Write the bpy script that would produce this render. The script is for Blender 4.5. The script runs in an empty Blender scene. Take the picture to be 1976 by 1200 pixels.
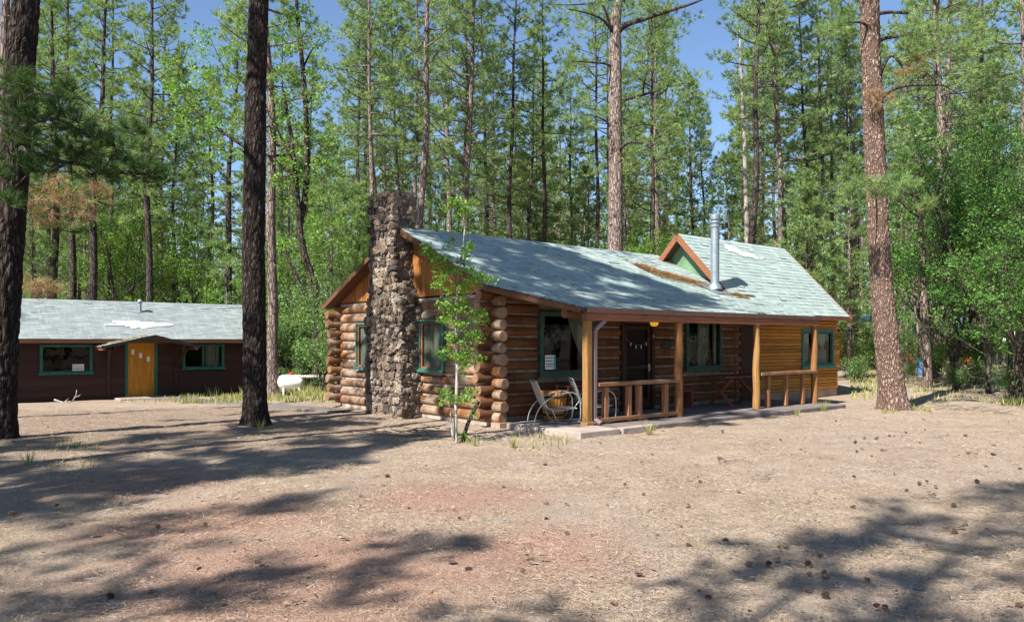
import bpy, bmesh, math, random
import numpy as np
from mathutils import Vector, Matrix, noise

# ------------------------------------------------------------------ basics
scene = bpy.context.scene
COL = scene.collection
F = 1496.3            # focal length in photo pixels (photo 1976 x 1200)
HY = 658.6            # row of the horizon in the photo
CAMZ = 1.7
TH = 0.697            # heading of the cabins' long side
CU, SU = math.cos(TH), math.sin(TH)
HOUSE = Vector((1.197, 13.699, 0.0))

def smooth(a, b, x):
    t = max(0.0, min(1.0, (x - a) / (b - a)))
    return t * t * (3 - 2 * t)

def gz(x, y):
    """ground height"""
    z = -0.26 * smooth(17, 26, y) * smooth(4, 10, -x)
    z += 0.10 * smooth(16, 24, y) * smooth(9, 14, x)
    return z

def at(px, py, Y):
    return Vector(((px - 988) / F * Y, Y, CAMZ - (py - HY) / F * Y))

def on_ground(px, py):
    Y = CAMZ * F / (py - HY)
    for _ in range(4):
        X = (px - 988) / F * Y
        Y = (CAMZ - gz(X, Y)) * F / (py - HY)
    X = (px - 988) / F * Y
    return Vector((X, Y, gz(X, Y)))

def hw(s, t, z=0.0):
    """house coordinates -> world"""
    return Vector((HOUSE.x + CU * s - SU * t, HOUSE.y + SU * s + CU * t, z))

# ------------------------------------------------------------------ objects
def tag(o, label=None, cat=None, group=None, kind=None):
    if label: o['label'] = label
    if cat: o['category'] = cat
    if group: o['group'] = group
    if kind: o['kind'] = kind
    return o

def empty(name, loc=(0, 0, 0), rz=0.0):
    o = bpy.data.objects.new(name, None)
    o.empty_display_size = 0.2
    COL.objects.link(o)
    o.location = loc
    o.rotation_euler = (0, 0, rz)
    return o

def link(name, mesh, parent=None):
    o = bpy.data.objects.new(name, mesh)
    COL.objects.link(o)
    if parent: o.parent = parent
    return o

class MB:
    def __init__(self):
        self.v = []; self.f = []; self.m = []
    def add(self, vs, fs, mi=0):
        n = len(self.v)
        self.v.extend([tuple(p) for p in vs])
        for q in fs:
            self.f.append(tuple(i + n for i in q)); self.m.append(mi)
    def box(self, x0, x1, y0, y1, z0, z1, mi=0):
        self.add([(x0,y0,z0),(x1,y0,z0),(x1,y1,z0),(x0,y1,z0),(x0,y0,z1),(x1,y0,z1),(x1,y1,z1),(x0,y1,z1)],
                 [(0,3,2,1),(4,5,6,7),(0,1,5,4),(1,2,6,5),(2,3,7,6),(3,0,4,7)], mi)
    def beam(self, a, b, w, h, up=(0,0,1), mi=0):
        a = Vector(a); b = Vector(b); d = (b - a).normalized()
        s = d.cross(Vector(up))
        if s.length < 1e-4: s = d.cross(Vector((1,0,0)))
        s.normalize(); u = s.cross(d).normalized()
        P = []
        for e in (a, b):
            for i, j in ((-1,-1),(1,-1),(1,1),(-1,1)):
                P.append(e + s * (i * w / 2) + u * (j * h / 2))
        self.add(P, [(3,2,1,0),(4,5,6,7),(0,1,5,4),(1,2,6,5),(2,3,7,6),(3,0,4,7)], mi)
    def tube(self, pts, rad, n=8, cap=True, mi=0, capmi=None, wob=0.0, rng=random, ell=1.0):
        pts = [Vector(p) for p in pts]
        if not hasattr(rad, '__len__'): rad = [rad] * len(pts)
        base = len(self.v)
        d0 = (pts[1] - pts[0]).normalized()
        ref = Vector((0,0,1)) if abs(d0.z) < 0.9 else Vector((1,0,0))
        for i, p in enumerate(pts):
            a = pts[max(0, i-1)]; b = pts[min(len(pts)-1, i+1)]
            d = (b - a).normalized()
            s = d.cross(ref)
            if s.length < 1e-5: s = d.cross(Vector((0,1,0)))
            s.normalize(); u = s.cross(d)
            for k in range(n):
                A = 2 * math.pi * k / n
                r = rad[i] * (1 + (rng.uniform(-wob, wob) if wob else 0))
                self.v.append(tuple(p + s * (math.cos(A) * r) + u * (math.sin(A) * r * ell)))
        for i in range(len(pts) - 1):
            for k in range(n):
                a = base + i*n + k; b = base + i*n + (k+1) % n
                self.f.append((a, b, b + n, a + n)); self.m.append(mi)
        if cap:
            cm = mi if capmi is None else capmi
            self.f.append(tuple(base + k for k in reversed(range(n)))); self.m.append(cm)
            e = base + (len(pts)-1)*n
            self.f.append(tuple(e + k for k in range(n))); self.m.append(cm)
    def prism(self, poly, off, mi=0):
        n = len(poly); off = Vector(off)
        P = [Vector(p) for p in poly]; P += [p + off for p in P]
        fs = [tuple(reversed(range(n))), tuple(range(n, 2*n))]
        for i in range(n):
            j = (i+1) % n
            fs.append((i, j, j+n, i+n))
        self.add(P, fs, mi)
    def lathe(self, prof, c=(0,0,0), n=16, mi=0):
        base = len(self.v); c = Vector(c)
        for r, z in prof:
            for k in range(n):
                A = 2*math.pi*k/n
                self.v.append((c.x + r*math.cos(A), c.y + r*math.sin(A), c.z + z))
        for i in range(len(prof)-1):
            for k in range(n):
                a = base+i*n+k; b = base+i*n+(k+1) % n
                self.f.append((a, b, b+n, a+n)); self.m.append(mi)
        self.f.append(tuple(base+k for k in reversed(range(n)))); self.m.append(mi)
        e = base+(len(prof)-1)*n
        self.f.append(tuple(e+k for k in range(n))); self.m.append(mi)
    def mesh(self, name, mats, smooth_=False):
        me = bpy.data.meshes.new(name)
        me.from_pydata(self.v, [], self.f)
        if not isinstance(mats, (list, tuple)): mats = [mats]
        for m in mats: me.materials.append(m)
        if len(mats) > 1: me.polygons.foreach_set('material_index', self.m)
        if smooth_: me.polygons.foreach_set('use_smooth', [True]*len(me.polygons))
        me.update()
        return me
    def build(self, name, mats, parent=None, smooth_=False, bevel=0.0, auto=None):
        me = self.mesh(name, mats, smooth_)
        o = link(name, me, parent)
        if bevel:
            b = o.modifiers.new('bevel', 'BEVEL'); b.width = bevel; b.segments = 2; b.limit_method = 'ANGLE'
        if auto is not None:
            me.set_sharp_from_angle(angle=auto)
        return o

def soup(name, verts, k, mat, attr=None, wood=None):
    """mesh of n separate k-gons from an (n*k,3) array; wood = (MB, material) adds the twigs that carry them"""
    n = len(verts) // k
    verts = np.ascontiguousarray(verts, np.float32).reshape(-1, 3)
    loops = np.arange(n*k, dtype=np.int32); starts = np.arange(0, n*k, k, dtype=np.int32)
    if wood:
        W, wmat = wood
        wl = np.array([i for f in W.f for i in f], np.int32) + n*k
        ln = np.array([len(f) for f in W.f], np.int32)
        loops = np.concatenate([loops, wl]); starts = np.concatenate([starts, n*k + np.concatenate([[0], np.cumsum(ln)[:-1]]).astype(np.int32)])
        verts = np.concatenate([verts, np.array(W.v, np.float32)])
    me = bpy.data.meshes.new(name)
    me.vertices.add(len(verts)); me.vertices.foreach_set('co', verts.ravel())
    me.loops.add(len(loops)); me.loops.foreach_set('vertex_index', loops.astype(np.int32))
    me.polygons.add(len(starts)); me.polygons.foreach_set('loop_start', starts.astype(np.int32))
    if attr is not None:
        at_ = np.concatenate([np.asarray(attr, np.float32), np.zeros(len(starts)-n, np.float32)])
        a = me.attributes.new('tone', 'FLOAT', 'FACE'); a.data.foreach_set('value', np.ascontiguousarray(at_, np.float32))
    me.materials.append(mat)
    if wood:
        me.materials.append(wmat)
        me.polygons.foreach_set('material_index', np.concatenate([np.zeros(n), np.ones(len(starts)-n)]).astype(np.int32))
    me.update()
    return me

# ------------------------------------------------------------------ materials
class NT:
    def __init__(self, name):
        self.m = bpy.data.materials.new(name); self.m.use_nodes = True
        self.t = self.m.node_tree; self.t.nodes.clear()
        self.out = self.n('ShaderNodeOutputMaterial')
    def n(self, typ, **kw):
        d = self.t.nodes.new(typ)
        for k, v in kw.items():
            if k == 'ins':
                for a, b in v.items():
                    if isinstance(b, bpy.types.NodeSocket): self.t.links.new(b, d.inputs[a])
                    else: d.inputs[a].default_value = b
            else: setattr(d, k, v)
        return d
    def coord(self, scale=(1,1,1), which='Object', rot=(0,0,0)):
        tc = self.n('ShaderNodeTexCoord')
        mp = self.n('ShaderNodeMapping', ins={'Vector': tc.outputs[which], 'Scale': scale, 'Rotation': rot})
        return mp.outputs[0]
    def noise(self, vec, scale=5, detail=4, rough=0.55, dist=0.0):
        d = self.n('ShaderNodeTexNoise', ins={'Vector': vec, 'Scale': scale, 'Detail': detail, 'Roughness': rough, 'Distortion': dist})
        return d.outputs[0]
    def vor(self, vec, scale=5, feature='F1', out=0, rnd=1.0):
        d = self.n('ShaderNodeTexVoronoi', feature=feature, ins={'Vector': vec, 'Scale': scale, 'Randomness': rnd})
        return d.outputs[out]
    def ramp(self, fac, stops, interp='LINEAR'):
        r = self.n('ShaderNodeValToRGB', ins={'Fac': fac}); e = r.color_ramp
        e.interpolation = interp
        while len(e.elements) < len(stops): e.elements.new(0.5)
        for el, (p, c) in zip(e.elements, stops):
            el.position = p; el.color = (c[0], c[1], c[2], 1) if hasattr(c, '__len__') else (c, c, c, 1)
        return r.outputs[0]
    def mix(self, fac, a, b, mode='MIX'):
        d = self.n('ShaderNodeMix', data_type='RGBA', blend_type=mode)
        for key, val in ((0, fac), (6, a), (7, b)):
            if isinstance(val, bpy.types.NodeSocket): self.t.links.new(val, d.inputs[key])
            elif key == 0: d.inputs[0].default_value = val
            else: d.inputs[key].default_value = (val[0], val[1], val[2], 1)
        return d.outputs[2]
    def math(self, op, a, b=0.0, c=0.0):
        d = self.n('ShaderNodeMath', operation=op)
        for i, v in enumerate((a, b, c)):
            if isinstance(v, bpy.types.NodeSocket): self.t.links.new(v, d.inputs[i])
            else: d.inputs[i].default_value = v
        return d.outputs[0]
    def island(self):
        return self.n('ShaderNodeNewGeometry').outputs['Random Per Island']
    def objrand(self):
        return self.n('ShaderNodeObjectInfo').outputs['Random']
    def attr(self, name):
        return self.n('ShaderNodeAttribute', attribute_name=name).outputs['Fac']
    def bump(self, h, strength=0.5, dist=0.02):
        return self.n('ShaderNodeBump', ins={'Height': h, 'Strength': strength, 'Distance': dist}).outputs[0]
    def pbr(self, color, rough=0.8, spec=0.3, metal=0.0, normal=None, **extra):
        b = self.n('ShaderNodeBsdfPrincipled')
        ins = {'Base Color': color if isinstance(color, bpy.types.NodeSocket) else (*color, 1), 'Roughness': rough,
               'Specular IOR Level': spec, 'Metallic': metal}
        if normal is not None: ins['Normal'] = normal
        for k, v in ins.items():
            if isinstance(v, bpy.types.NodeSocket): self.t.links.new(v, b.inputs[k])
            else: b.inputs[k].default_value = v
        for k, v in extra.items(): b.inputs[k.replace('_', ' ')].default_value = v
        return b.outputs[0]
    def done(self, shader):
        self.t.links.new(shader, self.out.inputs[0]); return self.m

def m_wood(name, dark, light, stretch=(1, 8, 8), grey=None, greyamt=0.0, rough=0.75, isl=0.35, bump=0.4, scale=3.0, checks=False):
    """timber: grain along the axis with the small stretch value, a tone per board, some weathering"""
    N = NT(name)
    v = N.coord(stretch)
    g = N.noise(v, scale, 6, 0.6, 0.4)
    fine = N.noise(v, scale*6, 3, 0.6)
    c = N.mix(N.ramp(g, [(0.3, 0), (0.72, 1)]), dark, light)
    c = N.mix(N.math('MULTIPLY', N.ramp(fine, [(0.35, 1), (0.6, 0)]), 0.35), c, [x*0.45 for x in dark])
    i = N.island()
    c = N.mix(isl, c, N.mix(i, [x*0.55 for x in dark], [min(1, x*1.25) for x in light]))
    if grey:
        w = N.noise(N.coord((1.3, 1.3, 1.3)), 1.7, 5, 0.65)
        c = N.mix(N.math('MULTIPLY', N.ramp(w, [(0.42, 0), (0.62, 1)]), greyamt), c, grey)
    hgt = N.math('ADD', g, N.math('MULTIPLY', fine, 0.5))
    if checks:
        st = [x*3.2 if x > 1 else x*1.1 for x in stretch]
        k = N.noise(N.coord(st), 2.0, 2, 0.5, 0.3)
        cr = N.ramp(N.math('ABSOLUTE', N.math('SUBTRACT', k, 0.5)), [(0.0, 1), (0.022, 0)])
        cr = N.math('MULTIPLY', cr, N.ramp(N.noise(N.coord((2, 2, 2)), 1.3, 3), [(0.42, 0), (0.55, 1)]))
        c = N.mix(N.math('MULTIPLY', cr, 0.85), c, [x*0.22 for x in dark])
        kn = N.vor(N.coord([x*.35 if x > 1 else x*1.6 for x in stretch]), 1.5)
        c = N.mix(N.math('MULTIPLY', N.ramp(kn, [(0.06, 1), (0.12, 0)]), 0.7), c, [x*0.5 for x in dark])
        hgt = N.math('SUBTRACT', hgt, N.math('MULTIPLY', cr, 1.5))
    nrm = N.bump(hgt, bump, 0.012)
    return N.done(N.pbr(c, rough, 0.25, normal=nrm))

def m_plain(name, col, rough=0.6, spec=0.3, metal=0.0, var=0.2, scale=6.0, bump=0.15):
    N = NT(name)
    n = N.noise(N.coord(), scale, 5, 0.6)
    c = N.mix(N.ramp(n, [(0.3, 0), (0.7, 1)]), [x*(1-var) for x in col], [min(1, x*(1+var)) for x in col])
    nrm = N.bump(N.noise(N.coord(), scale*7, 3), bump, 0.01)
    return N.done(N.pbr(c, rough, spec, metal, nrm))

def m_bark(name, groove, plate, plate2, kz=0.35, scale=7.0, bump=1.0, use_attr=False):
    N = NT(name)
    v = N.coord((1, 1, kz))
    wv = N.n('ShaderNodeVectorMath', operation='ADD', ins={0: v, 1: N.n('ShaderNodeVectorMath', operation='SCALE',
        ins={0: N.n('ShaderNodeTexNoise', ins={'Vector': v, 'Scale': 3.0}).outputs[1], 'Scale': 0.25}).outputs[0]}).outputs[0]
    e = N.vor(wv, scale, 'DISTANCE_TO_EDGE')
    cell = N.vor(wv, scale, 'F1', 1)
    fine = N.noise(N.coord((1, 1, 0.5)), 22, 4, 0.65)
    h = N.ramp(e, [(0.0, 0), (0.16, 1)])
    if use_attr: h = N.math('MULTIPLY', h, N.ramp(N.attr('h'), [(0.15, 0.15), (0.6, 1)]))
    sep = N.n('ShaderNodeSeparateColor', ins={0: cell}).outputs[0]
    c = N.mix(sep, plate, plate2)
    c = N.mix(N.math('MULTIPLY', N.ramp(fine, [(0.3, 1), (0.6, 0)]), 0.55), c, groove)
    c = N.mix(h, groove, c)
    c = N.mix(N.math('MULTIPLY', N.objrand(), 0.35), c, groove)
    nrm = N.bump(N.math('ADD', N.math('MULTIPLY', h, 1.0), N.math('MULTIPLY', fine, 0.5)), bump, 0.03)
    return N.done(N.pbr(c, 0.92, 0.1, normal=nrm))

def m_leaf(name, dark, light, warm, trans=0.35, rough=0.55):
    """foliage: a tone per leaf cluster and per tree, light coming through the blades"""
    N = NT(name)
    tone = N.attr('tone')
    n = N.noise(N.coord(which='Object'), 0.9, 3, 0.6)
    c = N.mix(tone, dark, light)
    c = N.mix(N.math('MULTIPLY', N.ramp(n, [(0.4, 0), (0.68, 1)]), 0.5), c, warm)
    r = N.objrand()
    c = N.mix(N.math('MULTIPLY', r, 0.22), c, [x*0.6 for x in dark])
    b = N.pbr(c, rough, 0.25)
    t = N.n('ShaderNodeBsdfTranslucent', ins={'Color': N.mix(1.0, c, (1.0, 1.0, 0.55), 'MULTIPLY')}).outputs[0]
    s = N.n('ShaderNodeMixShader', ins={0: trans, 1: b, 2: t}).outputs[0]
    return N.done(s)

M = {}
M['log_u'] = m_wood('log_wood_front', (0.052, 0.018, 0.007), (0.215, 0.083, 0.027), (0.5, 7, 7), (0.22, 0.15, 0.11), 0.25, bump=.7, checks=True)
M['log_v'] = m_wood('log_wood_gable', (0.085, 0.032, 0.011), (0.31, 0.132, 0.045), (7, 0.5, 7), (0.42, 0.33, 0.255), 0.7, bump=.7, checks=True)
M['log_end'] = m_wood('log_end_grain', (0.10, 0.042, 0.017), (0.33, 0.165, 0.07), (9, 9, 9), (0.29, 0.22, 0.17), 0.55, scale=2.5, bump=.8)
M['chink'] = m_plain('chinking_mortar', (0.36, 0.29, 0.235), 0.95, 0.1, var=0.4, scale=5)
M['chink_front'] = m_plain('shaded_chinking', (0.21, 0.165, 0.13), 0.95, 0.1, var=0.4, scale=5)  # front wall mortar, darkened in colour for the shade under the porch
M['panel'] = m_wood('orange_board', (0.25, 0.085, 0.022), (0.58, 0.25, 0.075), (5, 5, 0.5), isl=0.3)
M['siding'] = m_wood('siding_board', (0.28, 0.10, 0.015), (0.66, 0.30, 0.055), (0.6, 8, 8), isl=0.35)
M['post'] = m_wood('post_wood', (0.15, 0.06, 0.022), (0.38, 0.18, 0.065), (7, 7, 0.4), isl=0.15, checks=True)
M['post_y'] = m_wood('peeled_post_wood', (0.20, 0.095, 0.032), (0.46, 0.26, 0.09), (7, 7, 0.5), isl=0.1, checks=True)
M['rail'] = m_wood('railing_wood', (0.15, 0.065, 0.03), (0.36, 0.18, 0.085), (0.6, 8, 8), (0.33, 0.25, 0.2), 0.5, isl=0.2)
M['baluster'] = m_wood('baluster_wood', (0.22, 0.09, 0.045), (0.48, 0.23, 0.11), (8, 8, 0.6), isl=0.2)
M['brown'] = m_plain('brown_paint', (0.15, 0.070, 0.055), 0.5, 0.35, var=0.25)
M['fascia'] = m_wood('fascia_board', (0.17, 0.065, 0.035), (0.34, 0.14, 0.07), (0.6, 6, 6), isl=0.1)
M['deck'] = m_wood('roof_boards', (0.07, 0.035, 0.02), (0.18, 0.085, 0.045), (0.7, 6, 6))
M['gutter'] = m_plain('gutter_metal', (0.16, 0.085, 0.075), 0.4, 0.5, 0.2, var=0.2)
M['downspout'] = m_plain('downspout_metal', (0.22, 0.155, 0.16), 0.5, 0.5, 0.2, var=0.15)
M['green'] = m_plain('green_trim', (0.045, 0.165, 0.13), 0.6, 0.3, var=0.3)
M['green_shade'] = m_plain('shaded_green_trim', (0.022, 0.115, 0.088), 0.6, 0.3, var=0.3)  # brown cabin's green trim with its shade put into the colour
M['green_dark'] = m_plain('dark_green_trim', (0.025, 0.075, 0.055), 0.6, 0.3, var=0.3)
M['green_wall'] = m_plain('green_gable_paint', (0.13, 0.22, 0.13), 0.7, 0.2, var=0.25, scale=3)
M['concrete'] = m_plain('concrete', (0.35, 0.285, 0.25), 0.9, 0.2, var=0.25, scale=2.2, bump=0.3)
M['concrete_dark'] = m_plain('dark_concrete', (0.17, 0.145, 0.135), 0.9, 0.2, var=0.3, scale=2.0, bump=0.3)  # grey path concrete; its dark tone also carries the shade on the porch floor
M['foundation'] = m_plain('foundation_concrete', (0.36, 0.24, 0.18), 0.9, 0.2, var=0.25, scale=2)
M['darkwood'] = m_wood('dark_door_wood', (0.025, 0.012, 0.009), (0.07, 0.030, 0.02), (7, 7, 0.6))
M['cabin_brown'] = m_wood('brown_siding', (0.036, 0.017, 0.014), (0.062, 0.030, 0.024), (0.5, 6, 6), isl=0.25, bump=0.2)
M['door'] = m_wood('varnished_door', (0.33, 0.13, 0.012), (0.66, 0.30, 0.03), (6, 6, 0.45), isl=0.0, rough=0.45)
M['steel'] = m_plain('galvanised_steel', (0.30, 0.35, 0.39), 0.5, 0.5, 0.6, var=0.15)
M['tube'] = m_plain('bare_steel_tube', (0.50, 0.52, 0.50), 0.35, 0.5, 0.6, var=0.2)
M['interior'] = m_plain('dark_interior', (0.02, 0.017, 0.015), 0.9, 0.1)
M['curtain'] = m_plain('curtain_cloth', (0.62, 0.57, 0.48), 0.95, 0.1, var=0.12, scale=3)
M['card'] = m_plain('white_card', (0.72, 0.72, 0.74), 0.8, 0.2, var=0.04)
M['teal'] = m_plain('teal_card', (0.05, 0.36, 0.36), 0.8, 0.2, var=0.05)
M['ink'] = m_plain('dark_ink', (0.05, 0.05, 0.06), 0.9, 0.1, var=0.05)
M['patch'] = m_plain('white_roof_patch', (0.60, 0.62, 0.62), 0.9, 0.15, var=0.12, scale=5)  # white tabs laid over the shingles of both roofs
M['tank'] = m_plain('white_tank_paint', (0.80, 0.81, 0.82), 0.4, 0.4, var=0.05)
M['red'] = m_plain('red_paint', (0.55, 0.04, 0.03), 0.5, 0.4, var=0.1)
M['blue'] = m_plain('blue_plastic', (0.05, 0.16, 0.34), 0.45, 0.4, var=0.2)
M['brass'] = m_plain('brass', (0.75, 0.60, 0.30), 0.3, 0.5, 0.8, var=0.1)
M['black'] = m_plain('black_iron', (0.02, 0.02, 0.022), 0.6, 0.3, var=0.1)
M['barrel'] = m_wood('barrel_stave', (0.34, 0.12, 0.02), (0.66, 0.29, 0.06), (6, 6, 0.6), isl=0.3)
M['table'] = m_wood('table_wood', (0.11, 0.035, 0.022), (0.24, 0.08, 0.05), (0.6, 6, 6))

def m_shingle(name, a, b, moss):
    N = NT(name)
    i = N.island()
    c = N.mix(N.ramp(i, [(0.0, 0), (0.75, 0.6), (1, 1)]), a, b)
    w = N.noise(N.coord(), 0.8, 5, 0.65)
    c = N.mix(N.math('MULTIPLY', N.ramp(w, [(0.45, 0), (0.68, 1)]), 0.5), c, moss)
    g = N.noise(N.coord(), 90, 2, 0.7)
    c = N.mix(N.math('MULTIPLY', N.ramp(g, [(0.3, 1), (0.55, 0)]), 0.3), c, [x*0.5 for x in a])
    st = N.noise(N.coord((5, 0.7, 0.7)), 2.2, 4, 0.6)
    c = N.mix(N.math('MULTIPLY', N.ramp(st, [(0.5, 0), (0.7, 1)]), 0.35), c, [min(1, x*1.3) for x in b])
    return N.done(N.pbr(c, 0.92, 0.2, normal=N.bump(g, 0.3, 0.004)))
M['shingle'] = m_shingle('pale_green_shingles', (0.285, 0.355, 0.34), (0.40, 0.475, 0.455), (0.27, 0.36, 0.325))
M['shingle_grey'] = m_shingle('pale_grey_shingles', (0.215, 0.25, 0.255), (0.305, 0.34, 0.34), (0.25, 0.285, 0.27))

def m_rock():
    N = NT('lava_rock')
    i = N.island()
    c = N.ramp(i, [(0, (0.085, 0.07, 0.06)), (0.3, (0.17, 0.132, 0.105)), (0.6, (0.26, 0.195, 0.145)), (0.8, (0.35, 0.265, 0.195)), (1, (0.44, 0.375, 0.31))])
    n = N.noise(N.coord(), 14, 6, 0.7)
    c = N.mix(N.ramp(n, [(0.35, 0.6), (0.56, 0)]), c, (0.05, 0.042, 0.04))
    n2 = N.noise(N.coord(), 5, 4, 0.6)
    c = N.mix(N.math('MULTIPLY', N.ramp(n2, [(0.55, 0), (0.7, 1)]), 0.5), c, (0.42, 0.36, 0.31))
    h = N.math('ADD', N.noise(N.coord(), 25, 6, 0.7), N.vor(N.coord(), 22))
    return N.done(N.pbr(c, 0.95, 0.15, normal=N.bump(h, 1.0, 0.04)))
M['rock'] = m_rock()
M['mortar'] = m_plain('chimney_mortar', (0.20, 0.165, 0.14), 0.95, 0.1, var=0.4, scale=9, bump=0.8)

def m_glass():
    N = NT('window_glass')
    tr = N.n('ShaderNodeBsdfTransparent', ins={'Color': (0.62, 0.66, 0.64, 1)}).outputs[0]
    gl = N.n('ShaderNodeBsdfGlossy', ins={'Color': (0.9, 0.95, 0.95, 1), 'Roughness': 0.02,
             'Normal': N.bump(N.noise(N.coord(), 1.6, 2), 0.06, 0.05)}).outputs[0]
    fr = N.n('ShaderNodeFresnel', ins={'IOR': 1.5}).outputs[0]
    f = N.math('MULTIPLY', N.math('MULTIPLY', fr, 0.45), N.math('SUBTRACT', 1.0, N.n('ShaderNodeNewGeometry').outputs['Backfacing']))
    return N.done(N.n('ShaderNodeMixShader', ins={0: f, 1: tr, 2: gl}).outputs[0])
M['glass'] = m_glass()

def m_lamp():
    N = NT('amber_lamp_glass')
    b = N.pbr((0.75, 0.42, 0.05), 0.4, 0.4)
    e = N.n('ShaderNodeEmission', ins={'Color': (1.0, 0.50, 0.04, 1), 'Strength': 0.5}).outputs[0]
    return N.done(N.n('ShaderNodeMixShader', ins={0: 0.6, 1: b, 2: e}).outputs[0])
M['lamp'] = m_lamp()

M['bark_dark'] = m_bark('blackish_bark', (0.018, 0.014, 0.013), (0.060, 0.045, 0.040), (0.125, 0.096, 0.084), 0.22, 17, use_attr=True)
M['bark_big'] = m_bark('orange_plated_bark', (0.105, 0.066, 0.05), (0.33, 0.215, 0.16), (0.43, 0.33, 0.275), 0.36, 19, use_attr=True)
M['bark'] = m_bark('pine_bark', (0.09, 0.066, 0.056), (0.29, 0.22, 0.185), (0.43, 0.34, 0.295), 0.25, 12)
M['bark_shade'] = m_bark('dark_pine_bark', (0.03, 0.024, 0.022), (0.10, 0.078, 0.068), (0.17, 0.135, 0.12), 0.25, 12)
M['bark_oak'] = m_bark('grey_oak_bark', (0.025, 0.02, 0.017), (0.10, 0.08, 0.065), (0.17, 0.14, 0.115), 0.35, 10)
M['bark_pale'] = m_bark('pale_bark', (0.20, 0.17, 0.15), (0.50, 0.45, 0.40), (0.62, 0.57, 0.52), 0.3, 9, 0.5)
M['twig'] = m_plain('dead_twig_bark', (0.15, 0.12, 0.105), 0.95, 0.1, var=0.35)
M['needle'] = m_leaf('pine_needles', (0.095, 0.185, 0.07), (0.36, 0.50, 0.19), (0.50, 0.60, 0.22), 0.36)
M['needle_near'] = m_leaf('dark_pine_needles', (0.025, 0.070, 0.022), (0.13, 0.23, 0.065), (0.10, 0.17, 0.04), 0.3)
M['needle_dead'] = m_leaf('dead_tan_needles', (0.30, 0.17, 0.085), (0.55, 0.38, 0.22), (0.42, 0.30, 0.2), 0.3)
M['oakleaf'] = m_leaf('bright_oak_leaves', (0.06, 0.17, 0.03), (0.27, 0.48, 0.08), (0.36, 0.54, 0.10), 0.4, 0.45)
M['oakleaf_dark'] = m_leaf('deep_green_oak_leaves', (0.028, 0.105, 0.024), (0.15, 0.33, 0.065), (0.24, 0.42, 0.09), 0.36, 0.42)
M['bushleaf'] = m_leaf('shrub_leaves', (0.055, 0.15, 0.045), (0.24, 0.38, 0.12), (0.32, 0.43, 0.14), 0.38)
M['grass'] = m_leaf('dry_green_grass', (0.20, 0.24, 0.08), (0.48, 0.46, 0.20), (0.55, 0.48, 0.22), 0.3)

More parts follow.
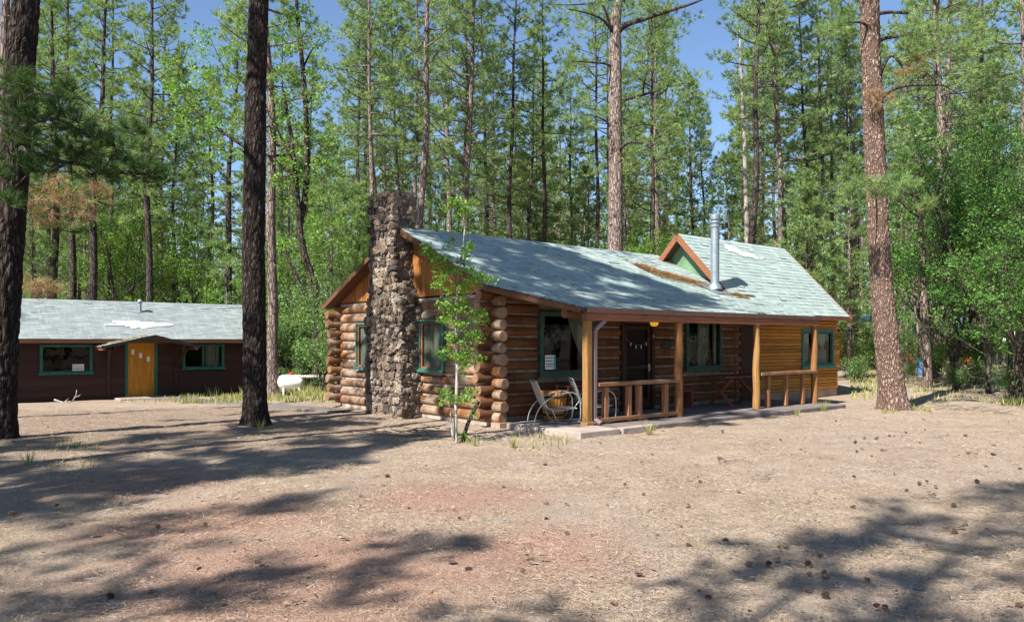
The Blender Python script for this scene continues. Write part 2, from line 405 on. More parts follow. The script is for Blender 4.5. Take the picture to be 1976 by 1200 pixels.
def m_ground():
    N = NT('needle_covered_ground')
    v = N.coord()
    big = N.noise(v, 0.22, 4, 0.6)
    mid = N.noise(v, 1.6, 6, 0.65)
    fine = N.noise(v, 26, 5, 0.75)
    streak = N.noise(N.coord((22, 60, 1), rot=(0, 0, 0.5)), 1.6, 4, 0.7)
    streak2 = N.noise(N.coord((60, 22, 1), rot=(0, 0, 0.9)), 1.6, 4, 0.7)
    c = N.mix(N.ramp(mid, [(0.3, 0), (0.7, 1)]), (0.30, 0.222, 0.152), (0.47, 0.36, 0.25))
    c = N.mix(N.ramp(big, [(0.42, 0), (0.64, 0.6)]), c, (0.36, 0.29, 0.245))
    drift = N.noise(v, 0.75, 7, 0.72, 0.6)
    c = N.mix(N.math('MULTIPLY', N.ramp(drift, [(0.36, 1), (0.52, 0)]), 0.55), c, (0.24, 0.17, 0.125))
    cool = N.noise(v, 4.2, 5, 0.7)
    c = N.mix(N.math('MULTIPLY', N.ramp(cool, [(0.50, 0), (0.62, 1)]), 0.5), c, (0.335, 0.295, 0.27))
    # red earth where the needles are worn away
    tc = N.n('ShaderNodeTexCoord').outputs['Object']
    red = None
    for cx, cy, r in ((-1.5, 5.6, 2.0), (-0.7, 8.6, 1.3), (-2.8, 7.4, 1.5), (-4.6, 9.4, 1.4), (0.1, 6.3, 1.2)):
        d = N.n('ShaderNodeVectorMath', operation='DISTANCE', ins={0: tc, 1: (cx, cy, 0)}).outputs['Value']
        k = N.math('SUBTRACT', 1.0, N.math('DIVIDE', d, r))
        red = k if red is None else N.math('MAXIMUM', red, k)
    rm = N.math('ADD', N.math('MULTIPLY', N.math('MAXIMUM', red, -0.6), 0.75), N.math('SUBTRACT', N.noise(v, 1.2, 6, 0.7), 0.42))
    c = N.mix(N.math('MULTIPLY', N.ramp(rm, [(0.05, 0), (0.55, 1)]), 0.75), c, (0.33, 0.155, 0.108))
    # darker trodden earth in front of the brown cabin
    d = N.n('ShaderNodeVectorMath', operation='DISTANCE', ins={0: tc, 1: (-8.0, 16.0, 0)}).outputs['Value']
    dm = N.math('ADD', N.math('SUBTRACT', 1.0, N.math('DIVIDE', d, 7.0)), N.math('SUBTRACT', N.noise(v, 0.9, 5, 0.65), 0.45))
    c = N.mix(N.math('MULTIPLY', N.ramp(dm, [(0.1, 0), (0.5, 1)]), 0.7), c, (0.20, 0.135, 0.095))
    c = N.mix(N.math('MULTIPLY', N.ramp(fine, [(0.40, 1), (0.50, 0)]), 0.6), c, (0.15, 0.10, 0.08))
    grit = N.noise(v, 75, 3, 0.8)
    c = N.mix(N.math('MULTIPLY', N.ramp(grit, [(0.40, 1), (0.50, 0)]), 0.55), c, (0.11, 0.078, 0.065))
    c = N.mix(N.math('MULTIPLY', N.ramp(grit, [(0.54, 0), (0.64, 1)]), 0.5), c, (0.60, 0.53, 0.43))
    c = N.mix(N.math('MULTIPLY', N.ramp(streak, [(0.52, 0), (0.66, 1)]), 0.5), c, (0.58, 0.45, 0.29))
    c = N.mix(N.math('MULTIPLY', N.ramp(streak2, [(0.54, 0), (0.68, 1)]), 0.45), c, (0.52, 0.46, 0.43))
    h = N.math('ADD', fine, N.math('ADD', N.math('MULTIPLY', streak, 0.6), N.math('MULTIPLY', mid, 2.0)))
    return N.done(N.pbr(c, 0.97, 0.1, normal=N.bump(h, 0.8, 0.03)))
M['ground'] = m_ground()
def m_litter():
    N = NT('fallen_needles')
    c = N.ramp(N.island(), [(0, (0.08, 0.055, 0.04)), (0.35, (0.24, 0.16, 0.10)), (0.65, (0.50, 0.38, 0.24)), (1, (0.56, 0.50, 0.43))])
    return N.done(N.pbr(c, 0.8, 0.2))
M['litter'] = m_litter()
def m_roofneedle():
    N = NT('rusty_fallen_needles')
    c = N.ramp(N.island(), [(0, (0.48, 0.28, 0.12)), (0.5, (0.66, 0.43, 0.21)), (1, (0.78, 0.60, 0.36))])
    return N.done(N.pbr(c, 0.85, 0.2))
M['roofneedle'] = m_roofneedle()
def m_cone():
    N = NT('cone_scales')
    c = N.ramp(N.noise(N.coord(), 40, 3), [(0.3, (0.09, 0.058, 0.042)), (0.7, (0.32, 0.21, 0.145))])
    c = N.mix(N.math('MULTIPLY', N.objrand(), 0.5), c, (0.06, 0.045, 0.04))
    return N.done(N.pbr(c, 0.85, 0.2))
M['cone'] = m_cone()

# ------------------------------------------------------------------ camera, sky, sun
cam = bpy.data.cameras.new('camera'); co = bpy.data.objects.new('camera', cam); COL.objects.link(co)
co.location = (0, 0, CAMZ); co.rotation_euler = (math.radians(90), 0, 0)
cam.sensor_width = 36; cam.lens = 36 * F / 1976; cam.shift_y = (HY - 600) / 1976
cam.clip_start = 0.1; cam.clip_end = 3000
scene.camera = co

EL = math.radians(46)
Lh = Vector((CU, SU)) * math.cos(0.14) + Vector((-SU, CU)) * math.sin(0.14)   # horizontal travel of the sunlight
LD = Vector((Lh.x * math.cos(EL), Lh.y * math.cos(EL), -math.sin(EL)))
sun = bpy.data.lights.new('sun', 'SUN'); so = bpy.data.objects.new('sun', sun); COL.objects.link(so)
sun.energy = 5.0; sun.angle = math.radians(0.53); sun.color = (1.0, 0.95, 0.87)
so.location = (-20, -20, 30); so.rotation_euler = LD.to_track_quat('-Z', 'Y').to_euler()
w = bpy.data.worlds.new('World'); scene.world = w; w.use_nodes = True
wt = w.node_tree; bg = wt.nodes['Background']
sky = wt.nodes.new('ShaderNodeTexSky'); sky.sky_type = 'NISHITA'; sky.sun_disc = False
sky.sun_elevation = EL; sky.sun_rotation = math.atan2(-Lh.x, -Lh.y)
sky.altitude = 900; sky.air_density = 1.0; sky.dust_density = 0.3; sky.ozone_density = 3.5
wt.links.new(sky.outputs[0], bg.inputs[0]); bg.inputs[1].default_value = 0.09
vs = scene.view_settings
scene.display_settings.display_device = 'sRGB'
vs.view_transform = 'Standard'; vs.look = 'None'; vs.exposure = 1.1; vs.gamma = 1.0
cy = scene.cycles
cy.max_bounces = 6; cy.diffuse_bounces = 2; cy.glossy_bounces = 3; cy.transmission_bounces = 4; cy.transparent_max_bounces = 8
cy.use_denoising = True
cy.sample_clamp_indirect = 6.0

# ------------------------------------------------------------------ ground
def axis(fine0, fine1, step, far, k=1.16):
    a = list(np.arange(fine0, fine1 + 1e-6, step))
    x, d = fine1, step
    up = []
    while x < far: d *= k; x += d; up.append(x)
    x, d = fine0, step
    dn = []
    while x > -far: d *= k; x -= d; dn.append(x)
    return np.array(dn[::-1] + a + up)

def build_ground():
    xs = axis(-11, 11, 0.14, 700); ys = axis(3.5, 23, 0.14, 900)
    nx, ny = len(xs), len(ys)
    V = np.zeros((ny, nx, 3), np.float32)
    V[..., 0] = xs[None, :]; V[..., 1] = ys[:, None]
    for j in range(ny):
        for i in range(nx):
            x, y = xs[i], ys[j]
            z = gz(x, y)
            if abs(x) < 40 and -5 < y < 60:
                z += 0.035 * noise.noise((x*0.7, y*0.7, 0)) + 0.026 * noise.noise((x*2.3, y*2.3, 5))
                if abs(x) < 12 and y < 24: z += 0.016 * noise.noise((x*5.5, y*5.5, 9))
            V[j, i, 2] = z - 0.01
    idx = np.arange(nx*ny).reshape(ny, nx)
    q = np.stack([idx[:-1, :-1], idx[:-1, 1:], idx[1:, 1:], idx[1:, :-1]], -1).reshape(-1, 4)
    me = bpy.data.meshes.new('ground')
    me.from_pydata(V.reshape(-1, 3).tolist(), [], q.tolist())
    me.polygons.foreach_set('use_smooth', [True]*len(me.polygons))
    me.materials.append(M['ground'])
    tag(link('ground', me), kind='structure')
build_ground()

def build_path():
    mb = MB(); rng = random.Random(4)
    ctr = [on_ground(236, 769), on_ground(300, 770), on_ground(370, 772), on_ground(450, 778), on_ground(540, 786), on_ground(640, 792), on_ground(672, 797)]
    wd = [0.7, 0.9, 0.75, 0.7, 0.8, 0.8, 0.5]
    pts = []
    for a in range(len(ctr)-1):
        for k in range(5):
            f = k/5
            pts.append((ctr[a].lerp(ctr[a+1], f), wd[a]*(1-f)+wd[a+1]*f))
    L = []; R = []
    for i, (p, wv) in enumerate(pts):
        d = (pts[min(i+1, len(pts)-1)][0] - pts[max(i-1, 0)][0]); d.z = 0; d.normalize()
        s = Vector((-d.y, d.x, 0))
        z = gz(p.x, p.y) + 0.035
        a = p + s*(wv/2 + rng.uniform(-.07, .07)); b = p - s*(wv/2 + rng.uniform(-.07, .07))
        L.append((a.x, a.y, z)); R.append((b.x, b.y, z))
    for i in range(len(L)-1):
        mb.add([R[i], R[i+1], L[i+1], L[i]], [(0, 1, 2, 3)])
        mb.add([R[i], R[i+1], Vector(R[i+1])-Vector((0,0,.1)), Vector(R[i])-Vector((0,0,.1))], [(3, 2, 1, 0)])
    tag(mb.build('path', M['concrete_dark']), kind='structure')
build_path()

# ------------------------------------------------------------------ building helpers
def shingles(mb, A, B, C, D, course=0.15, tab=0.30, seed=1, lift=0.010, trim=None):
    """rows of separate overlapping shingles on the patch A(eave) B(eave) C(top) D(top)"""
    rng = random.Random(seed)
    A, B, C, D = map(Vector, (A, B, C, D))
    nrm = (B - A).cross(D - A).normalized()
    if nrm.z < 0: nrm = -nrm
    n = max(1, round(((D - A).length + (C - B).length)/2 / course))
    def P(u, v, l): return (A.lerp(B, u)).lerp(D.lerp(C, u), v) + nrm * l
    for i in range(n):
        v0, v1 = i/n, min(1.0, (i+1.12)/n)
        Lr = (A.lerp(D, v0) - B.lerp(C, v0)).length
        m = max(1, round(Lr / tab))
        off = 0.5 if i % 2 else 0.0
        us = [0.0] + [min(1, max(0, (k + off + rng.uniform(-.08, .08))/m)) for k in range(0 if off else 1, m)] + [1.0]
        wav = [0.004*noise.noise((u*Lr*0.9, i*1.7, seed*3.1)) for u in us]
        for k in range(len(us)-1):
            u0, u1 = us[k], us[k+1]
            if u1 - u0 < 1e-4: continue
            if trim and trim((P((u0+u1)/2, v0, 0))): continue
            l = lift + rng.uniform(-.004, .008) + (rng.uniform(.008, .02) if rng.random() < .04 else 0)
            dv = rng.uniform(-.05, .05)/n
            va = max(0, v0 + dv)
            a, b = P(u0, va, l+wav[k]), P(u1, va, l+wav[k+1])
            c, d = P(u1, v1, 0.002), P(u0, v1, 0.002)
            mb.add([a, b, c, d, P(u0, va, -.004), P(u1, va, -.004)], [(0, 1, 2, 3), (4, 5, 1, 0)])

def slab(mb, A, B, C, D, th, mi=0):
    A, B, C, D = map(Vector, (A, B, C, D))
    n = (B - A).cross(D - A).normalized()
    if n.z < 0: n = -n
    mb.prism([A - n*0.006, B - n*0.006, C - n*0.006, D - n*0.006], -n*th, mi)

def roof_part(name, root, patches, mat, deckmat, seed, th=0.07):
    mb = MB()
    for i, p in enumerate(patches):
        q = p[:4]; trim = p[4] if len(p) > 4 else None
        shingles(mb, *q, seed=seed+i, trim=trim)
        slab(mb, *q, th, 1)
    return mb.build(name, [mat, deckmat], root)

def log_row(mb, p0, p1, r, rng, mi=0, endmi=1, ends=(True, True)):
    p0, p1 = Vector(p0), Vector(p1)
    L = (p1 - p0).length; n = max(2, int(L / 0.45))
    d = (p1 - p0)/L; ph = rng.uniform(0, 50)
    pts = []; rad = []
    r0, r1 = r*rng.uniform(.95, 1.05), r*rng.uniform(.9, 1.02)
    for i in range(n+1):
        f = i/n; p = p0.lerp(p1, f)
        p.z += 0.010*noise.noise((ph + f*L*0.8, 1, 2))
        pts.append(p); rad.append((r0*(1-f)+r1*f)*(1 + 0.05*noise.noise((ph+f*L*1.4, 7, 3))))
    # slightly rounded sawn ends
    P = [pts[0] - d*0.0, pts[0] + d*0.02] + pts[1:-1] + [pts[-1] - d*0.02, pts[-1]]
    R = [rad[0]*0.90, rad[0]] + rad[1:-1] + [rad[-1], rad[-1]*0.90]
    mb.tube(P, R, 14, True, mi, endmi)

def intervals(a, b, z, r, openings):
    segs = [(a, b)]
    for (o0, o1, z0, z1) in openings:
        if z0 - r*0.6 < z < z1 + r*0.6:
            out = []
            for (x, y) in segs:
                if o1 <= x or o0 >= y: out.append((x, y)); continue
                if o0 - x > 0.03: out.append((x, o0))
                if y - o1 > 0.03: out.append((o1, y))
            segs = out
    return segs

def window(root, ax, pos, a0, a1, z0, z1, mat, fw=0.09, mull=(), out=-1, curtain=(), rail=None, depth=0.10, sash=None, cy=0.10):
    """ax 'u': wall along local x at y=pos facing -y; ax 'v': wall along local y at x=pos facing -x"""
    def bx(mb, p0, p1, q0, q1, h0, h1):
        if ax == 'u': mb.box(p0, p1, pos+q0, pos+q1, h0, h1)
        else: mb.box(pos+q0, pos+q1, p0, p1, h0, h1)
    f = MB()
    bx(f, a0, a1, -0.035, depth, z1-fw, z1); bx(f, a0, a1, -0.035, depth, z0, z0+fw)
    bx(f, a0, a0+fw, -0.033, depth-.002, z0+fw, z1-fw); bx(f, a1-fw, a1, -0.033, depth-.002, z0+fw, z1-fw)
    for m_ in mull: bx(f, m_-fw*0.4, m_+fw*0.4, -0.02, depth-.004, z0+fw, z1-fw)
    o = f.build('window', mat, root, bevel=0.006)
    if sash:
        s = MB(); g = 0.045
        edges = [a0+fw] + list(mull) + [a1-fw]
        for i in range(len(edges)-1):
            e0, e1 = edges[i]+.012, edges[i+1]-.012
            bx(s, e0, e1, 0.0, 0.03, z1-fw-g, z1-fw-.002); bx(s, e0, e1, 0.0, 0.03, z0+fw+.002, z0+fw+g)
            bx(s, e0, e0+g, 0.001, 0.029, z0+fw+g, z1-fw-g); bx(s, e1-g, e1, 0.001, 0.029, z0+fw+g, z1-fw-g)
        s.build('sash', sash, o)
    s = MB(); bx(s, a0-.04, a1+.04, -0.07, -0.036, z0-0.03, z0+0.035)
    s.build('sill', mat, o)
    p = MB(); bx(p, a0+fw*.8, a1-fw*.8, 0.035, 0.041, z0+fw*.8, z1-fw*.8)
    p.build('pane', M['glass'], o)
    for cpoly in curtain:
        c = MB(); n = 26
        (t0, t1, b0, b1, zt, zb) = cpoly
        vs = []
        for j in range(9):
            fz = j/8
            for i in range(n+1):
                fx = i/n
                x0 = t0 + (b0-t0)*fz**1.5; x1 = t1 + (b1-t1)*fz**1.5
                x = x0 + (x1-x0)*fx; y = cy + min(.022, cy*.2)*math.sin(fx*26+fz*1.2) ; z = zt + (zb-zt)*fz
                vs.append((x, pos+y, z) if ax == 'u' else (pos+y, x, z))
        fs = [(j*(n+1)+i, j*(n+1)+i+1, (j+1)*(n+1)+i+1, (j+1)*(n+1)+i) for j in range(8) for i in range(n)]
        c.add(vs, fs); c.build('curtain', M['curtain'], o, True)
    return o

def bent(mb, pts, r, n=7, sub=5):
    """smooth tube through points"""
    P = [Vector(p) for p in pts]; out = []
    for i in range(len(P)-1):
        p0 = P[max(0, i-1)]; p1 = P[i]; p2 = P[i+1]; p3 = P[min(len(P)-1, i+2)]
        for k in range(sub):
            t = k/sub
            out.append(0.5*((2*p1) + (p2-p0)*t + (2*p0-5*p1+4*p2-p3)*t*t + (3*p1-p0-3*p2+p3)*t*t*t))
    out.append(P[-1])
    mb.tube(out, r, n)
    return out

# ------------------------------------------------------------------ the log cabin
def build_log_cabin():
    root = empty('log_cabin', HOUSE, TH)
    tag(root, 'rustic log cabin with a long porch, lava stone chimney and pale green shingle roof', 'cabin')
    rng = random.Random(11)
    T0 = 2.4; S0 = -0.05; R = 0.111; DZ = 0.233; Z0 = 0.16
    win_f = (1.10, 2.76, 0.98, 2.33); door_f = (3.64, 4.82, 0.09, 2.20); win_f2 = (6.0, 7.50, 0.98, 2.33)
    ops = [win_f, door_f, win_f2]
    # front wall
    mb = MB()
    rows = 11
    for i in range(rows):
        z = Z0 + DZ*(i + 0.5)
        for (a, b) in intervals(S0 - 0.40 + rng.uniform(-.05, .05), 8.42, z, R, ops):
            log_row(mb, (a, T0, z), (b, T0, z), R, rng)
    for z0, z1 in ((0.05, 0.98), (0.98, 2.33), (2.33, 2.70)):
        segs = intervals(S0+.03, 8.4, (z0+z1)/2, 0, ops)
        for a, b in segs:
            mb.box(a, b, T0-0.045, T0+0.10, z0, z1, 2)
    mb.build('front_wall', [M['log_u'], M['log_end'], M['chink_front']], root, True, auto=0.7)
    # gable wall
    mb = MB(); gops = [(3.95, 4.90, 1.05, 2.18), (6.48, 7.79, 1.02, 2.16)]
    for i in range(rows):
        z = Z0 + DZ*i + 0.01
        if i == 0: z += .02
        for (a, b) in intervals(T0 - 0.36 + rng.uniform(-.05, .05), 9.08 + rng.uniform(-.08, .05), z, R, gops):
            log_row(mb, (S0, a, z), (S0, b, z), R*1.0, rng)
    for i in range(rows-1):     # ends of the back wall's logs past the far corner
        z = Z0 + DZ*(i+0.5)
        log_row(mb, (S0-0.42+rng.uniform(-.05, .05), 8.75, z), (S0+.25, 8.75, z), R, rng)
    for z0, z1 in ((0.0, 1.02), (1.02, 2.18), (2.18, 2.66)):
        for a, b in intervals(T0+.05, 8.75, (z0+z1)/2, 0, gops):
            mb.box(S0-0.045, S0+0.10, a, b, z0, z1, 2)
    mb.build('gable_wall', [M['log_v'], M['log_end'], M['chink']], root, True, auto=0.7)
    # corner block, unseen walls, floor
    mb = MB(); mb.box(-.18, .12, 2.02, 2.30, -.15, 0.10); mb.box(S0-.03, S0+.12, 2.6, 8.8, -.15, 0.06)
    mb.box(.0, 8.4, 8.68, 8.80, -.1, 2.62, 0); mb.box(0.1, 8.4, 2.6, 8.6, -.1, .07)
    mb.build('foundation', M['foundation'], root)
    mb = MB(); mb.box(0.12, 8.4, 8.5, 8.6, 0.08, 2.6); mb.box(4.9, 5.0, 2.7, 8.5, .08, 2.6); mb.box(0.1, 8.4, 2.55, 8.6, 2.62, 2.66)
    mb.build('inner_wall', M['interior'], root)
    # orange boarded gable
    mb = MB()
    ts = np.arange(2.25, 8.95, 0.30)
    def zr(t): return min(2.72 + (t-2.14)*0.462, 2.56 + (9.1-t)*0.462)
    for k in range(len(ts)-1):
        a, b = ts[k]+.003, ts[k+1]-.003
        pts = [(S0-.03, a, 2.70), (S0-.03, b, 2.70), (S0-.03, b, max(2.705, zr(b)))]
        if a < 5.45 < b: pts.append((S0-.03, 5.45, zr(5.45)))
        pts.append((S0-.03, a, max(2.705, zr(a))))
        mb.prism(pts, (.05 + (k % 2)*0.004, 0, 0))
    mb.build('gable_boards', M['panel'], root)
    # main roof (front and back slope), porch roof, wing roof
    e0, r0, b0 = (-.42, 2.14, 2.79), (-.42, 5.45, 4.32), (-.42, 9.12, 2.63)
    rf = roof_part('roof', root, [
        (e0, (8.75, 2.14, 2.79), (8.75, 5.45, 4.30), r0),
        ((8.75, 9.12, 2.63), b0, r0, (8.75, 5.45, 4.30))], M['shingle'], M['deck'], 3)
    for a, b in (((-.44, 2.10, 2.715), (-.44, 5.45, 4.245)), ((-.44, 9.14, 2.555), (-.44, 5.45, 4.245))):
        mb = MB(); mb.beam(a, b, .03, .11); mb.build('bargeboard', M['deck'], rf)
    def val(p): return p.x > 8.3 and p.z < 4.8 - (4.33-p.y)*1.04 - .02
    pr = roof_part('porch_roof', root, [
        ((.84, .76, 2.345), (9.55, .76, 2.345), (9.55, 2.55, 2.93), (-.42, 2.145, 2.80), val)], M['shingle'], M['deck'], 9, 0.05)
    for a, b in (((.83, .80, 2.285), (-.43, 2.12, 2.715)), ((9.56, .80, 2.275), (9.56, 1.9, 2.62))):
        mb = MB(); mb.beam(a, b, .03, .085); mb.build('bargeboard', M['deck'], pr)
    mb = MB()
    prof = [(-.0, .055), (-.0, -.045), (-.02, -.06), (-.075, -.06), (-.10, -.02), (-.105, .05), (-.098, .05), (-.092, -.015), (-.07, -.05), (-.015, -.05), (-.01, .055)]
    pts = [(.84, .74+a, 2.305+b) for a, b in prof]
    mb.prism(pts, (8.72, 0, 0)); mb.build('gutter', M['gutter'], pr)
    for k in range(16): mb = MB(); mb.beam((1.15+.56*k, .80, 2.255), (1.15+.56*k, 2.3, 2.735), .05, .09); mb.build('rafter', M['deck'], pr)
    mb = MB(); mb.box(.86, 9.52, .66, .80, 2.10, 2.235); mb.build('porch_beam', M['fascia'], root, bevel=.008)
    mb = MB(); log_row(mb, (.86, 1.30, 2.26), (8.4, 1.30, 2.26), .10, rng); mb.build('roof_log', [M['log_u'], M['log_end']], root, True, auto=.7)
    wr = roof_part('wing_roof', root, [
        ((8.28, 2.08, 2.46), (13.95, 2.08, 2.46), (13.95, 4.33, 4.80), (8.28, 4.33, 4.80), lambda p: p.x < 9.5 and p.z < 2.37 + .3268*(p.y-.76)),
        ((13.95, 6.58, 2.46), (8.28, 6.58, 2.46), (8.28, 4.33, 4.80), (13.95, 4.33, 4.80), lambda p: p.x < 8.75 and p.y > 5.2)], M['shingle'], M['deck'], 21)
    for a, b in (((8.26, 2.40, 2.70), (8.26, 4.33, 4.705)), ((8.26, 5.05, 3.96), (8.26, 4.33, 4.705)), ((13.97, 2.06, 2.36), (13.97, 4.33, 4.705)), ((13.97, 6.58, 2.36), (13.97, 4.33, 4.705))):
        mb = MB(); mb.beam(a, b, .035, .16); mb.build('bargeboard', M['fascia'], wr)
    mb = MB(); mb.box(9.6, 13.93, 2.035, 2.07, 2.33, 2.445); mb.build('fascia', M['fascia'], wr)
    mb = MB(); pr2 = random.Random(8)
    def W(s, q): return Vector((s, 2.08+2.25*q, 2.46+2.34*q)) + Vector((0, -.72, .69))*0.026
    for j in range(-4, 5):
        u = 9.9
        while u < 12.2:
            w_ = pr2.uniform(.10, .26); f = (u+w_/2-10)/2.0; c = .87-.13*f; h = .055*max(0, 1-(2*f-.9)**2)*(1.2-.5*f)
            q0 = c + j*.0235
            if abs(j*.0235) < h + pr2.uniform(-.018, .012): mb.add([W(u, q0), W(u+w_, q0-.008), W(u+w_, q0+.021), W(u, q0+.026)], [(0, 1, 2, 3)])
            u += w_ + .004
    mb.build('white_patch', M['patch'], wr)
    # green gable end of the wing above the main roof
    mb = MB(); mb.prism([(8.62, 2.3, 2.5), (8.62, 4.33, 4.66), (8.62, 6.3, 2.6)], (.05, 0, 0)); mb.build('wing_gable', M['green_wall'], root)
    # wing walls
    mb = MB(); zs = np.arange(0.24, 2.40, 0.095)
    for i, z in enumerate(zs):
        for (a, b) in intervals(9.22, 13.76, z+.047, 0, [(11.6, 13.46, .92, 2.07)]):
            cuts = [a] + sorted(c for c in [rng.uniform(9.4, 13.5) for _ in range(1)] if a+.2 < c < b-.2) + [b]
            for c0, c1 in zip(cuts[:-1], cuts[1:]):
                prof = [(2.40, z), (2.372, z+.012), (2.360, z+.047), (2.372, z+.083), (2.40, z+.093)]
                mb.prism([(c0+.001, y, zz) for y, zz in prof], (c1-c0-.002, 0, 0))
    mb.build('siding_wall', M['siding'], root)
    mb = MB()
    for (a, b, z0, z1) in ((8.45, 11.6, .2, 2.45), (13.46, 13.76, .2, 2.45), (11.6, 13.46, .2, .92), (11.6, 13.46, 2.07, 2.45)): mb.box(a, b, 2.401, 2.5, z0, z1)
    mb.box(13.66, 13.76, 2.5, 6.3, .2, 2.45); mb.box(8.45, 13.76, 6.2, 6.3, .2, 2.45); mb.box(8.6, 13.6, 3.6, 3.7, .2, 2.45); mb.box(8.5, 13.7, 2.5, 6.2, 2.44, 2.47)
    mb.build('wing_wall', M['interior'], root)
    mb = MB(); mb.box(9.2, 13.74, 2.385, 2.6, -.2, .238); mb.box(13.6, 13.74, 2.6, 6.25, -.2, .24); mb.build('foundation', M['foundation'], root)
    mb = MB(); mb.box(8.47, 9.19, 2.34, 2.40, .1, 2.3); mb.box(8.40, 8.47, 2.30, 2.42, .1, 2.45); mb.build('door', M['darkwood'], root, bevel=.01)
    # windows
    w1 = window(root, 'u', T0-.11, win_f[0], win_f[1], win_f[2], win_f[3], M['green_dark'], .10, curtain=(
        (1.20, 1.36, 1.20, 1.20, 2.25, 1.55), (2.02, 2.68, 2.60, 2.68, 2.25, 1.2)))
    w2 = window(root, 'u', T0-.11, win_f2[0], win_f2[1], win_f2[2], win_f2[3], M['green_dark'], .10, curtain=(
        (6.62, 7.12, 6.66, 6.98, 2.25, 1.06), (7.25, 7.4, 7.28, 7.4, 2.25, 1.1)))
    w3 = window(root, 'u', 2.36, 11.6, 13.46, .92, 2.07, M['green'], .09, mull=(12.5,), curtain=(
        (12.62, 13.2, 12.95, 13.05, 1.98, 1.45), (12.80, 13.2, 12.72, 13.3, 1.45, 1.02), (11.75, 12.2, 11.75, 12.1, 1.98, 1.02)), sash=M['green_dark'])
    window(root, 'v', S0-.11, 3.95, 4.90, 1.05, 2.18, M['green'], .048, mull=(), cy=.055, curtain=((4.03, 4.82, 4.03, 4.82, 2.12, 1.10),), sash=M['fascia'])
    window(root, 'v', S0-.11, 6.48, 7.79, 1.02, 2.16, M['green'], .048, mull=(), cy=.055, curtain=((6.6, 7.7, 6.6, 7.7, 2.05, 1.1),), sash=M['fascia'])
    # front door with screen frame
    mb = MB()
    mb.box(3.64, 3.74, 2.28, 2.45, .09, 2.2); mb.box(4.72, 4.82, 2.28, 2.45, .09, 2.2); mb.box(3.74, 4.72, 2.28, 2.45, 2.1, 2.2)
    mb.box(3.76, 3.87, 2.33, 2.37, .12, 2.08); mb.box(4.60, 4.70, 2.33, 2.37, .12, 2.08)
    mb.box(3.87, 4.60, 2.33, 2.37, 1.98, 2.08); mb.box(3.87, 4.60, 2.33, 2.37, .12, .34); mb.box(3.87, 4.60, 2.33, 2.37, 1.06, 1.14)
    d = mb.build('door', M['darkwood'], root, bevel=.008)
    mb = MB(); mb.box(3.86, 4.61, 2.40, 2.42, .2, 2.05); mb.build('door_screen', M['interior'], d)
    mb = MB(); mb.tube([(4.64, 2.31, 1.06), (4.64, 2.27, 1.06), (4.58, 2.265, 1.06)], .014, 6); mb.box(4.61, 4.67, 2.318, 2.328, 1.0, 1.16); mb.build('handle', M['steel'], d)
    # porch floor
    mb = MB(); mb.box(0, 9.6, 0.0, 2.38, -.16, .09)
    mb.build('porch_floor', M['concrete_dark'], root, bevel=.02)
    mb = MB(); mb.prism([(-.03, -.05, .094), (1.0, -.05, .096), (1.0, .62, .096), (-.03, 2.0, .094)], (0, 0, -.26))  # lighter corner of the same slab: sunlight put into its colour
    mb.prism([(1.03, -.10, .10), (1.95, -.07, .10), (2.02, .12, .10), (1.06, .10, .10)], (0, 0, -.20)); mb.build('lit_slab_and_lip', M['concrete'], root, bevel=.015)
    # posts, downspout
    for s, m_, r in ((.93, 'post', None), (3.70, 'post', .095), (6.66, 'post_y', .085), (9.34, 'post', .085)):
        mb = MB()
        if r is None:
            mb.box(s-.075, s+.065, .655, .795, .09, 2.10); mb.box(s-.10, s+.09, .63, .82, .09, .16)
            o = mb.build('porch_post', M['post_y'], root, bevel=.012)
        else:
            n = 10; mb.tube([(s+.006*math.sin(k), .725+.006*math.cos(k*1.3), .09+2.02*k/n) for k in range(n+1)], [r*(1.04-.12*k/n)*(1+.03*math.sin(k*2.1)) for k in range(n+1)], 14)
            o = mb.build('porch_post', M[m_], root, True, auto=.8)
        mb = MB(); mb.box(s-.12, s+.12, .64, .81, 2.085, 2.10); mb.build('post_plate', M['fascia'], o)
    mb = MB()
    for a, b in (((1.5, .70, 2.26), (1.48, .70, 2.18)), ((1.48, .70, 2.18), (1.10, .69, 1.92)), ((1.10, .69, 1.92), (1.09, .69, .2)), ((1.09, .69, .2), (1.12, .55, .13))): mb.beam(a, b, .085, .065, (0, 1, 0))
    mb.build('downspout', M['downspout'], root, bevel=.01)
    # railings
    def railing(s0, s1, bal, zt, low):
        mb = MB(); mb.box(s0, s1, .63, .83, zt-.075, zt)
        if low: mb.box(s0, s1, .67, .79, .13, .21)
        o = mb.build('porch_railing', M['rail'], root, bevel=.01)
        for q in bal:
            mb = MB(); a = .05 + rng.uniform(-.006, .008)
            mb.prism([(q-a, .68, .1), (q+a, .68, .1), (q+a, .78, .1), (q-a, .78, .1)], (rng.uniform(-.02, .02), 0, zt-.19)); mb.build('baluster', M['baluster'], o, bevel=.008)
        return o
    railing(1.17, 3.60, (1.42, 2.10, 2.43, 3.25), .90, True)
    railing(6.76, 9.26, (7.15, 7.95, 8.75), .95, False)
    # chimney
    rk = random.Random(5); mb = MB()
    def core(s0, s1, t0, t1, z0, z1): mb.box(s0+.045, s1, t0+.045, t1-.045, z0, z1, 1)
    core(-.68, S0, 4.87, 6.41, -.2, 2.45); core(-.62, -.06, 5.28, 6.33, 2.45, 4.98)
    mb.prism([(-.60, 4.95, 2.45), (-.60, 5.32, 2.45), (-.60, 5.32, 2.95)], (.55, 0, 0), 1)
    bmi = bmesh.new(); bmesh.ops.create_icosphere(bmi, subdivisions=3, radius=1)
    IV = [v.co.copy() for v in bmi.verts]; IF = [tuple(v.index for v in f.verts) for f in bmi.faces]; bmi.free()
